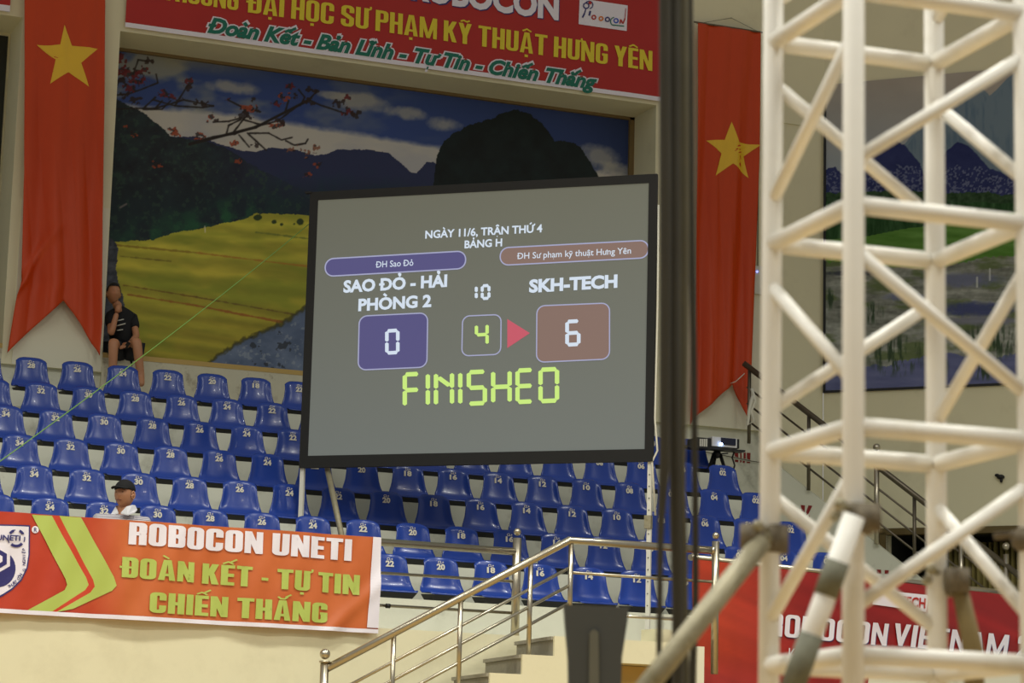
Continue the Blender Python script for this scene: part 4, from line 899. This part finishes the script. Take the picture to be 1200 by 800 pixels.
# ------------------------------------------------------------------ projector on tripod
pj = empty('projector', (0, 0, 0), 'white projector with glowing lens on a tripod plate at the right', 'projector')
YP = 26.2
def pbox(x0, y0, x1, y1, d0, d1): a = atY(x0, 520, YP); b = atY(x1, 520, YP); xm = (x0+x1)/2; a[2] = atY(xm, y1, YP)[2]; b[2] = atY(xm, y0, YP)[2]; return MB().box((a[0], YP+d0, a[2]), (b[0], YP+d1, b[2]))
tp = empty('projector_tripod', (0, 0, 0), 'black tripod with a flat plate carrying the projector', 'tripod')
pbox(792, 525.5, 868, 527.5, -.12, .02).build('plate', M['black'], tp)
c0 = atY(840, 532, YP+.05)
MB().ball(tuple(c0), .05, 10, 8).build('tripod_head', M['black'], tp)
MB().tube([c0, atY(853, 531, YP+.05)], .008, 6).build('handle', M['black'], tp)
for dx, dy in ((-.45, -.15), (.32, -.2), (.0, .4)): MB().tube([c0+np.array([dx*.1, dy*.1, 0]), c0+np.array([dx, dy, -1.05])], [.022, .010], 8).build('leg', M['black'], tp)
pbox(829, 514, 858, 525, -.12, .2).build('body', M['whiteplastic'], pj); pbox(839, 515, 856, 523, -.135, -.119).build('front_panel', M['lensglass'], pj)
pc = atY(845.5, 520, YP-.14); MB().ball(tuple(pc), (.016, .012, .016), 12, 8).build('lens', M['lens'], pj)
mx_ = empty('vented_box', (0, 0, 0), 'small pale vented box with black side left of the projector', 'box')
pbox(812, 514, 829, 525.5, -.1, .15).build('housing', M['black'], mx_)
for i in range(4): pbox(815+i*2.4, 515.5, 816.6+i*2.4, 524.5, -.112, -.1).build('vent', M['postwhite'], mx_)
tag(pbox(861, 515, 864, 526, -.05, .1).build('small_speaker', M['black']), 'small black upright device at the right end of the tripod plate', 'device')
tag(MB().tube([atY(861, 528, YP), atY(858, 536, YP), atY(861, 545, YP), atY(858, 556, YP)], .010, 6).build('power_cable', M['black']), 'black power cable hanging below the projector plate', 'cable')

# ------------------------------------------------------------------ foreground truss
Fh = np.array([math.sin(YAW), math.cos(YAW), 0]); Rh = R0
F0 = np.array([2.745, 4.872, 0.]); aa = .40
def solve_chord(px, base): return base
_b = math.radians(18.7); Lc = F0+.43*(-math.sin(_b)*Rh+math.cos(_b)*Fh); Rc = F0+.43*(math.cos(_b)*Rh+math.sin(_b)*Fh); Bc = Lc+Rc-F0
tr = empty('stage_truss', (0, 0, 0), 'cream painted square lattice truss tower standing close at the right', 'truss')
for c in (F0, Lc, Rc, Bc): MB().tube([(c[0], c[1], .02), (c[0], c[1], 5.2)], .024, 18).build('chord', M['truss'], tr)
ZR = 2.968; SP = .4925
def at(c, z): return np.array([c[0], c[1], z])
cyc = 0
for k in range(-4, 5):
    z = ZR+k*SP
    if z < .1: continue
    for a, b in ((F0, Lc), (Lc, Bc), (Bc, Rc), (Rc, F0)): MB().tube([at(a, z), at(b, z)], .0205, 14).build('rung', M['truss'], tr)
    m = k % 2     # bay above ring k: alternate
    lo, hi = z+.10, z+SP-.10
    if z+SP > 5: continue
    if k % 2 == 0: D_ = [(F0, lo, Rc, hi), (Lc, lo, F0, hi), (Lc, hi, Bc, lo), (Bc, hi, Rc, lo)]
    else: D_ = [(F0, hi, Rc, lo), (Lc, hi, F0, lo), (Lc, lo, Bc, hi), (Bc, lo, Rc, hi)]
    for a, za, b, zb_ in D_: MB().tube([at(a, za), at(b, zb_)], .0155, 12).build('diagonal', M['truss'], tr)
MB().box((F0[0]-.5, F0[1]-.3, 0), (F0[0]+.6, F0[1]+.7, .02)).build('base_plate', M['darksteel'], tr)

def clampobj(name, label, p, ax, r=.034):
    root = empty(name, (0, 0, 0), label, 'clamp', 'rusty scaffold clamps on the truss')
    p = np.array(p); MB().tube([p-np.array([0, 0, .032]), p+np.array([0, 0, .032])], r, 14).build('collar', M['rust'], root)
    q = p+np.array(ax); MB().tube([p, q], r*.62, 10).build('swivel', M['zinc'], root)
    MB().tube([q-np.array([0, 0, .028]), q+np.array([0, 0, .028])], r*.85, 12).build('jaw', M['rust'], root)
    MB().tube([p+np.array([0, 0, .018])-Rh*.02-Fh*.03, p+np.array([0, 0, .022])-Rh*.045-Fh*.075], .008, 8).ball(tuple(p+np.array([0, 0, .022])-Rh*.045-Fh*.075), .014, 8, 6).build('bolt', M['zinc'], root)
    MB().tube([p+np.array([0, 0, .0])-Rh*.05-Fh*.02, p-Rh*.05-Fh*.06], .010, 8).build('bolt', M['zinc'], root)
    return root
dpt = lambda c: float((at(c, 2.3)-CAM)@Fw)
pL = atD(907, 632, dpt(Lc)); pF = atD(1004, 608, dpt(F0)); pB = atD(1108, 682, dpt(Bc))
clampobj('scaffold_clamp', 'brown scaffold clamp joining the left truss leg to the slanting tube', pL, -Rh*.055-Fh*.05)
clampobj('scaffold_clamp', 'scaffold clamp on the near truss leg above the taped tube', pF, -Fh*.03+Rh*.02, .034)
clampobj('scaffold_clamp', 'dark rusty clamp on the rear truss leg', pB, Rh*.02-Fh*.05)
tubeL = [atD(893, 634, dpt(Lc)-.06), atD(700, 878, dpt(Lc)-.35)]
t1 = empty('scaffold_tube', (0, 0, 0), 'worn grey scaffold tube slanting down to the left from the truss', 'tube')
MB().tube(tubeL, .0245, 16).build('pipe', M['zinc'], t1)
t2 = empty('taped_tube', (0, 0, 0), 'white tube wrapped with grey tape, slanting across the truss foot', 'tube')
g0 = np.array([1001, 604.]); g1 = np.array([905, 872.]); DD = dpt(F0)-.09
MB().tube([atD(*g0, DD), atD(*g1, DD-.05)], .0235, 16).build('pipe', M['truss'], t2)
for a, b in ((.20, .35), (.52, .80)):
    MB().tube([atD(*(g0+(g1-g0)*a), DD-.05*a), atD(*(g0+(g1-g0)*b), DD-.05*b)], .0262, 16).build('tape_wrap', M['tape'], t2)
t3 = empty('brown_tube', (0, 0, 0), 'brown weathered tube dropping from the rear truss clamp', 'tube')
MB().tube([atD(1122, 676, dpt(Bc)-.05), atD(1140, 760, dpt(Bc)-.05), atD(1146, 900, dpt(Bc)-.05)], [.018, .024, .024], 14).build('pipe', mat('weathered_brown_tube', (128, 112, 72), .7, noise=.25, nscale=20), t3)
c4 = empty('scaffold_clamp', (0, 0, 0), 'dark clamp reaching in at the right frame edge', 'clamp')
MB().ball(tuple(atD(1203, 632, 5.7)), (.035, .035, .03), 10, 8).build('jaw', M['rust'], c4); MB().tube([atD(1165, 628, 5.7), atD(1200, 625, 5.7)], .008, 8).build('bolt', M['rust'], c4)

# ------------------------------------------------------------------ hanging cables, foreground panel
cabs = [([(779, -60, 7), (780, 300, 7), (779, 540, 6.5), (774, 620, 4), (772, 790, 3.2), (771, 1500, 3.2)], 'cable', 'leftmost of the thick black cables hanging right of the screen'),
        ([(790, -60, 7), (790, 400, 7), (792, 600, 7.5), (794, 680, 7), (794, 800, 6.5), (794, 1500, 6.5)], 'cable', 'thick middle strand of the black cables hanging right of the screen'),
        ([(801, -60, 6.5), (802, 300, 6.2), (801, 450, 5), (799, 560, 4), (802, 640, 3.4), (804, 800, 4), (804, 1500, 4)], 'cable2', 'paler grey strand in the bundle of hanging cables'),
        ([(808, -60, 4), (810, 250, 4), (813, 420, 4), (815, 600, 4), (815, 700, 4), (811, 800, 4.5), (811, 1500, 4.5)], 'cable', 'rightmost black cable, hanging slightly apart from the bundle')]
for i, (pl, m_, lab) in enumerate(cabs):
    xs_ = np.array(pl, float); Pp = []; rr_ = []
    for y in np.linspace(-60, 1120, 40): Pp.append(atD(np.interp(y, xs_[:, 1], xs_[:, 0]), y, 6.3+.035*i)); rr_.append(float(np.interp(y, xs_[:, 1], xs_[:, 2]))*6.3/FPX*1.0)
    tag(MB().tube(Pp, rr_, 12).build('hanging_cable', M[m_]), lab, 'cable', 'cables hanging right of the screen')
gp = empty('grey_column', (0, 0, 0), 'tapered charcoal panel with a pale vertical slot in the near foreground', 'panel')
DG = 7.5
out = [(661, 708), (737, 711), (735, 730), (729, 770), (727, 830), (727, 1060), (666, 1060), (667, 830), (666, 770), (663, 735)]
pr_ = [atD(x, y, DG) for x, y in out]; MB().prism(pr_, Fh*.12).build('panel_body', M['greypanel'], gp)
pr_ = [p-Fh*.01 for p in (atD(x, y, DG) for x, y in [(691, 741), (696, 737), (701, 741), (702, 800), (700, 1000), (691, 1000), (690, 800)])]; MB().prism(pr_, Fh*.011).build('slot', M['greyslot'], gp)

# ------------------------------------------------------------------ people
def skin_mesh(name, joints, edges, material, parent=None, root=0, sub=2):
    me = bpy.data.meshes.new(name); me.from_pydata([j[0] for j in joints], edges, []); o = bpy.data.objects.new(name, me); COL.objects.link(o)
    sk = o.modifiers.new('skin', 'SKIN'); sk.use_smooth_shade = True
    for i, j in enumerate(joints):
        sv = me.skin_vertices[0].data[i]; r = j[1]; sv.radius = r if isinstance(r, tuple) else (r, r); sv.use_root = (i == root)
    ss = o.modifiers.new('sub', 'SUBSURF'); ss.levels = sub; ss.render_levels = sub
    bpy.context.view_layer.update(); dg = bpy.context.evaluated_depsgraph_get(); nm = bpy.data.meshes.new_from_object(o.evaluated_get(dg)); bpy.data.objects.remove(o)
    nm.materials.clear(); nm.materials.append(material)
    for p in nm.polygons: p.use_smooth = True
    return link(bpy.data.objects.new(name, nm), parent)
def head_geo(mb, c, R, s=1.0):
    """head with brow, nose, cheeks, chin and ears; local +y is the face direction, R rotates to world."""
    c = np.array(c, float); nu, nv = 36, 28; vs = []; fs = []
    for j in range(nv+1):
        ph = PI*j/nv
        for i in range(nu):
            th = 2*PI*i/nu; d = np.array([math.sin(ph)*math.sin(th), math.sin(ph)*math.cos(th), math.cos(ph)]); x, y, z = d
            p = np.array([x*.076, y*.096, z*.118])
            if z < 0: p[0] *= 1-.30*(-z)**1.6; p[1] *= 1-.10*(-z)**2
            if y > 0:
                g = lambda px_, pz_, sx, sz: math.exp(-((p[0]-px_)/sx)**2-((p[2]-pz_)/sz)**2)
                p[1] += .022*g(0, -.022, .012, .016)+.012*g(0, .0, .008, .02)+.006*g(0, .030, .05, .010)-.009*g(.03, .012, .014, .009)-.009*g(-.03, .012, .014, .009)
                p[1] += .007*g(0, -.052, .022, .007)-.004*g(0, -.061, .02, .004)+.006*g(0, -.066, .018, .006)+.010*g(0, -.095, .02, .016)+.004*g(.04, -.02, .018, .018)+.004*g(-.04, -.02, .018, .018)
            vs.append(c+R@(p*s))
    for j in range(nv):
        for i in range(nu): fs.append((j*nu+i, j*nu+(i+1) % nu, (j+1)*nu+(i+1) % nu, (j+1)*nu+i))
    mb.add(vs, fs, True)
    for sx in (-1, 1):
        e = []; 
        for k in range(9):
            t = k/8*2*PI; e.append(c+R@(np.array([sx*(.079+.006*math.cos(t)*-1), -.002+.016*math.cos(t), -.008+.030*math.sin(t)])*s))
        mb.tube(e, .0075*s, 6); mb.ball(tuple(c+R@(np.array([sx*.076, 0, -.010])*s)), .017*s, 8, 6)
    return mb
def rotz(a): return np.array([[math.cos(a), -math.sin(a), 0], [math.sin(a), math.cos(a), 0], [0, 0, 1.]])
def face_frame(yaw_px):  # yaw 0 = facing camera, positive = towards picture left
    base = math.atan2(-Fh[1], -Fh[0])-PI/2; return rotz(base-yaw_px)
def join(o, mb):
    me = o.data; bm = bmesh.new(); bm.from_mesh(me); t = bpy.data.meshes.new('t'); t.from_pydata(mb.v, [], mb.f); t.polygons.foreach_set('use_smooth', mb.sm); bm.from_mesh(t); bmesh.ops.recalc_face_normals(bm, faces=bm.faces); bm.to_mesh(me); bm.free(); bpy.data.meshes.remove(t)
def fingers(mb, wrist, d, nrm, s=1.0, curl=.5):
    wrist = np.array(wrist, float); d = np.array(d, float); d /= np.linalg.norm(d); nrm = np.array(nrm, float); nrm -= d*(nrm@d); nrm /= np.linalg.norm(nrm); sd = np.cross(d, nrm)
    mb.tube([wrist, wrist+d*.03*s, wrist+d*.085*s], [.024*s, .032*s, .034*s], 10)
    for i, L in enumerate((.068, .078, .073, .058)):
        o = wrist+d*.08*s+sd*(i-1.5)*.019*s; a = o; pts = [a]
        for k in range(3):
            an = curl*(k+.6)*.7; a = a+(d*math.cos(an)+nrm*math.sin(an))*L*s*(.42, .32, .26)[k]; pts.append(a)
        mb.tube(pts, [.0095*s, .009*s, .0082*s, .0065*s], 8)
    o = wrist+d*.025*s-sd*.026*s; mb.tube([o, o+(d*.6-sd*.7)*.035*s, o+(d*.9-sd*.45+nrm*.3)*.065*s], [.013*s, .011*s, .008*s], 8)

# man in cap, sitting in the front row
hc = atY(146, 579, 22.06); sc_ = 1.0
man = empty('person', (float(hc[0]), 22.1, float(hc[2])-.9), 'man in black cap and striped polo shirt with white collar sitting in the front row', 'person')
RM = face_frame(.38); mv = man.location
def L(v, o): return (v[0]-o[0], v[1]-o[1], v[2]-o[2])
hx, hy, hz = hc
def J(dx, dy, dz, r, off): return ((hx+dx-off[0], hy+dy-off[1], hz+dz-off[2]), r)
j = [J(0, .10, -.86+.04, (.13, .10), mv), J(0, .07, -.52, (.11, .08), mv), J(0, .06, -.30, (.12, .07), mv), J(0, .04, -.19, (.06, .06), mv), J(0, .005, -.08, (.052, .055), mv),
     J(-.19, .05, -.27, .045, mv), J(-.26, -.02, -.50, .042, mv), J(-.20, -.24, -.58, .033, mv),
     J(.19, .05, -.27, .045, mv), J(.26, -.02, -.50, .045, mv), J(.20, -.24, -.58, .033, mv),
     J(-.10, -.05, -.83, .085, mv), J(-.14, -.38, -.80, .062, mv), J(-.14, -.36, -1.16, .045, mv), J(-.14, -.50, -1.22, .035, mv),
     J(.10, -.05, -.83, .085, mv), J(.14, -.38, -.80, .062, mv), J(.14, -.36, -1.16, .045, mv), J(.14, -.50, -1.22, .035, mv)]
eds = [(0, 1), (1, 2), (2, 3), (3, 4), (2, 5), (5, 6), (6, 7), (2, 8), (8, 9), (9, 10), (0, 11), (11, 12), (12, 13), (13, 14), (0, 15), (15, 16), (16, 17), (17, 18)]
body = skin_mesh('body', j, eds, M['skin'], man)
mb = MB(); head_geo(mb, L(hc, mv), RM, 1.06)
for sx in (-1, 1):
    wv = np.array(j[7 if sx < 0 else 10][0]); fingers(mb, wv, (-sx*.5, -.8, -.1), (0, 0, -1))
join(body, mb)
def stripes():
    m = mat('striped_polo_cotton', (190, 190, 195), .85); nt = m.node_tree; tc = nt.nodes.new('ShaderNodeTexCoord'); wv = nt.nodes.new('ShaderNodeTexWave'); wv.bands_direction = 'Z'; wv.inputs['Scale'].default_value = 22; wv.inputs['Distortion'].default_value = .6
    nt.links.new(tc.outputs['Object'], wv.inputs['Vector']); rp = nt.nodes.new('ShaderNodeValToRGB'); rp.color_ramp.elements[0].color = srgb(120, 110, 125); rp.color_ramp.elements[1].color = srgb(215, 213, 215); rp.color_ramp.elements[0].position = .35; rp.color_ramp.elements[1].position = .6
    nt.links.new(wv.outputs['Fac'], rp.inputs[0]); nt.links.new(rp.outputs[0], nt.nodes['Principled BSDF'].inputs['Base Color']); return m
sj = [J(0, .10, -.84, (.165, .135), mv), J(0, .06, -.52, (.175, .135), mv), J(0, .05, -.29, (.20, .135), mv), J(-.20, .05, -.245, .088, mv), J(-.27, -.0, -.44, .078, mv), J(.20, .05, -.245, .088, mv), J(.27, -.0, -.44, .078, mv), J(0, .05, -.185, (.10, .085), mv)]
skin_mesh('polo_shirt', sj, [(0, 1), (1, 2), (2, 3), (3, 4), (2, 5), (5, 6), (2, 7)], stripes(), man)
tj = [J(0, .10, -.86, (.16, .13), mv), j[11], j[12], j[13], j[15], j[16], j[17]]
tj = [(p, (r if isinstance(r, tuple) else r*1.12)) for p, r in tj]; skin_mesh('trousers', tj, [(0, 1), (1, 2), (2, 3), (0, 4), (4, 5), (5, 6)], mat('dark_trousers', (35, 36, 45), .8), man)
hl = np.array(L(hc, mv))
mb = MB()
for sx in (-1, 1):      # collar wings, opening at the front
    q = [(.012*sx, .088, -.178), (.055*sx, .070, -.125), (.078*sx, .01, -.105), (.07*sx, -.05, -.10), (.09*sx, -.055, -.135), (.112*sx, .02, -.165), (.085*sx, .092, -.195)]
    mb.prism([hl+RM@np.array([a, b-.02, c]) for a, b, c in q], RM@np.array([0, .0, .012]))
mb.build('collar', M['collar'], man)
mb = MB(); nu, nv = 28, 10; vs = []; fs = []
for jx in range(nv+1):
    ph = PI/2*jx/nv
    for i in range(nu):
        t = 2*PI*i/nu; vs.append(hl+RM@np.array([math.sin(ph)*math.sin(t)*.087, math.sin(ph)*math.cos(t)*.106-.004, .036+math.cos(ph)*.095]))
for jx in range(nv):
    for i in range(nu): fs.append((jx*nu+i, jx*nu+(i+1) % nu, (jx+1)*nu+(i+1) % nu, (jx+1)*nu+i))
mb.add(vs, fs, True); cap = mb.build('cap', M['cap'], man); md = cap.modifiers.new('t', 'SOLIDIFY'); md.thickness = .004
vs = []; fs = []; NN = 14
for i in range(NN+1):
    t = -1.15+2.3*i/NN; a = np.array([math.sin(t)*.086, math.cos(t)*.104, .046+.006*math.cos(t)]); b = np.array([math.sin(t)*.080, math.cos(t)*.10+.085*max(0, math.cos(t))**.6, .040-.018*abs(math.sin(t))+.012])
    vs += [hl+RM@a, hl+RM@((a+b)/2+np.array([0, 0, .006])), hl+RM@b]
for i in range(NN): fs += [(3*i, 3*i+1, 3*i+4, 3*i+3), (3*i+1, 3*i+2, 3*i+5, 3*i+4)]
pk = MB().add(vs, fs, True).build('peak', M['cap'], cap); md = pk.modifiers.new('t', 'SOLIDIFY'); md.thickness = .004
mb = MB()
for sx in (-1, 1): mb.ball(tuple(hl+RM@np.array([sx*.029, .083, .010])), (.011, .011, .0045), 10, 6)
mb.build('eyes', M['hair'], man)
mb = MB()
for sx in (-1, 1): mb.tube([hl+RM@np.array([sx*.014, .094, .027]), hl+RM@np.array([sx*.030, .092, .032]), hl+RM@np.array([sx*.048, .078, .026])], .0032, 6)
mb.build('eyebrows', M['hair'], man)
MB().tube([hl+RM@np.array([-.024, .089, -.060]), hl+RM@np.array([0, .099, -.057]), hl+RM@np.array([.024, .089, -.060])], .0042, 6).build('mouth', M['lip'], man)
nu = 20; vs = []; fs = []
for jx in range(9):
    ph = PI*.15+PI*.42*jx/8
    for i in range(nu+1):
        t = PI*.42+PI*1.16*i/nu; vs.append(hl+RM@np.array([math.sin(ph)*math.sin(t)*.081, math.sin(ph)*math.cos(t)*.102, math.cos(ph)*.12]))
for jx in range(8):
    for i in range(nu): fs.append((jx*(nu+1)+i, jx*(nu+1)+i+1, (jx+1)*(nu+1)+i+1, (jx+1)*(nu+1)+i))
o = MB().add(vs, fs, True).build('hair', M['hair'], man); md = o.modifiers.new('t', 'SOLIDIFY'); md.thickness = .004

# youth on the sill, hand to the face
PY = 28.28
hp = atY(133, 344, PY+.12); sp_ = empty('person', (float(hp[0]), PY, 6.75), 'youth in black t-shirt sitting on the sill in the left corner, hand raised to face', 'person'); mv = sp_.location
def K(px, py, Y, r): p = atY(px, py, Y); return ((float(p[0]-mv[0]), float(p[1]-mv[1]), float(p[2]-mv[2])), r)
kj = [K(145, 414, PY+.22, (.12, .09)), K(143, 394, PY+.20, (.09, .07)), K(144, 371, PY+.17, (.09, .06)), K(138, 360, PY+.13, (.05, .05)), K(134, 351, PY+.11, (.048, .05)),
      K(129, 371, PY+.14, .040), K(130, 392, PY-.04, .042), K(137, 366, PY-.04, .030),
      K(156, 373, PY+.15, .040), K(160, 394, PY+.02, .042), K(151, 404, PY-.16, .031),
      K(137, 415, PY+.08, .080), K(133, 399, PY-.25, .062), K(132, 440, PY-.22, .046), K(132, 452, PY-.32, .036),
      K(152, 415, PY+.08, .080), K(160, 398, PY-.25, .062), K(165, 442, PY-.22, .046), K(166, 452, PY-.32, .036)]
yb_ = skin_mesh('body', kj, eds, M['skin'], sp_)
RY = face_frame(-.45); hl = np.array((float(hp[0]-mv[0]), float(hp[1]-mv[1]), float(hp[2]-mv[2]))); mb = MB(); head_geo(mb, hl, RY)
fingers(mb, kj[7][0], (0.25, .10, .9), (-.3, .6, .2)); fingers(mb, kj[10][0], (-.6, -.5, -.2), (0, 0, -1)); join(yb_, mb)
tj = [(kj[0][0], (.16, .14)), (kj[1][0], (.155, .135)), (kj[2][0], (.165, .135)), (tuple(np.array(kj[5][0])+np.array([0.0, 0, 0])), .075), (tuple(np.array(kj[5][0])*.45+np.array(kj[6][0])*.55), .058), (kj[8][0], .07), (tuple(np.array(kj[8][0])*.4+np.array(kj[9][0])*.6), .06), (tuple(np.array(kj[3][0])-np.array([0, 0, .02])), (.07, .07))]
skin_mesh('t_shirt', tj, [(0, 1), (1, 2), (2, 3), (3, 4), (2, 5), (5, 6), (2, 7)], M['tee'], sp_)
sj = [(kj[0][0], (.17, .15)), (kj[11][0], .115), (tuple(np.array(kj[11][0])*.22+np.array(kj[12][0])*.78), .088), (kj[15][0], .115), (tuple(np.array(kj[15][0])*.22+np.array(kj[16][0])*.78), .088)]
skin_mesh('shorts', sj, [(0, 1), (1, 2), (0, 3), (3, 4)], mat('dark_shorts', (24, 26, 36), .8), sp_)
nu = 26; vs = []; fs = []
for jx in range(10):
    ph = PI*.60*jx/9
    for i in range(nu):
        t = 2*PI*i/nu; k = ph if math.cos(t) < .35 else min(ph, PI*.30); vs.append(hl+RY@np.array([math.sin(k)*math.sin(t)*.086, math.sin(k)*math.cos(t)*.106-.004, math.cos(k)*.130]))
for jx in range(9):
    for i in range(nu): fs.append((jx*nu+i, jx*nu+(i+1) % nu, (jx+1)*nu+(i+1) % nu, (jx+1)*nu+i))
MB().add(vs, fs, True).build('hair', M['hair'], sp_)
shY = Sheet((0, float(PY+.02), 0), (1, 0, 0), (0, -1, 0))
pr = empty('tmp'); bpy.data.objects.remove(pr)
for i, (a, b) in enumerate((((136, 376), (145, 374)), ((135, 382), (147, 379)), ((137, 387), (144, 386)))):
    p, q = atY(*a, PY+.01), atY(*b, PY+.01); o = np.array(mv)
    MB().tube([p-o, q-o], .006, 6).build('shirt_print', M['postwhite'], sp_)
MB().box((-.02, -.02, -.04), (.02, -.005, .04)).build('phone', M['black'], None)
ph = bpy.data.objects['phone']; ph.location = tuple(atY(149, 404, PY-.24)); ph.rotation_euler = (.5, .5, 0); tag(ph, 'dark phone held in the lap of the youth on the sill', 'phone')

# ------------------------------------------------------------------ put every origin at the thing's own base
bpy.context.view_layer.update()
done = set()
for r in [o for o in S.objects if o.parent is None and o.type in ('EMPTY', 'MESH')]:
    if tuple(r.location) != (0, 0, 0): continue
    fam = [r]+[c for c in r.children_recursive]; ms = [o for o in fam if o.type == 'MESH']
    if not ms: continue
    co = []
    for o in ms: a = np.empty(len(o.data.vertices)*3, np.float32); o.data.vertices.foreach_get('co', a); co.append(a.reshape(-1, 3))
    al = np.concatenate(co); lo, hi = al.min(0), al.max(0); base = np.array([(lo[0]+hi[0])/2, (lo[1]+hi[1])/2, lo[2]], np.float32)
    for o, a in zip(ms, co):
        if o.data.name in done: continue
        done.add(o.data.name); o.data.vertices.foreach_set('co', (a-base).ravel()); o.data.update()
    r.location = tuple(float(v) for v in base)
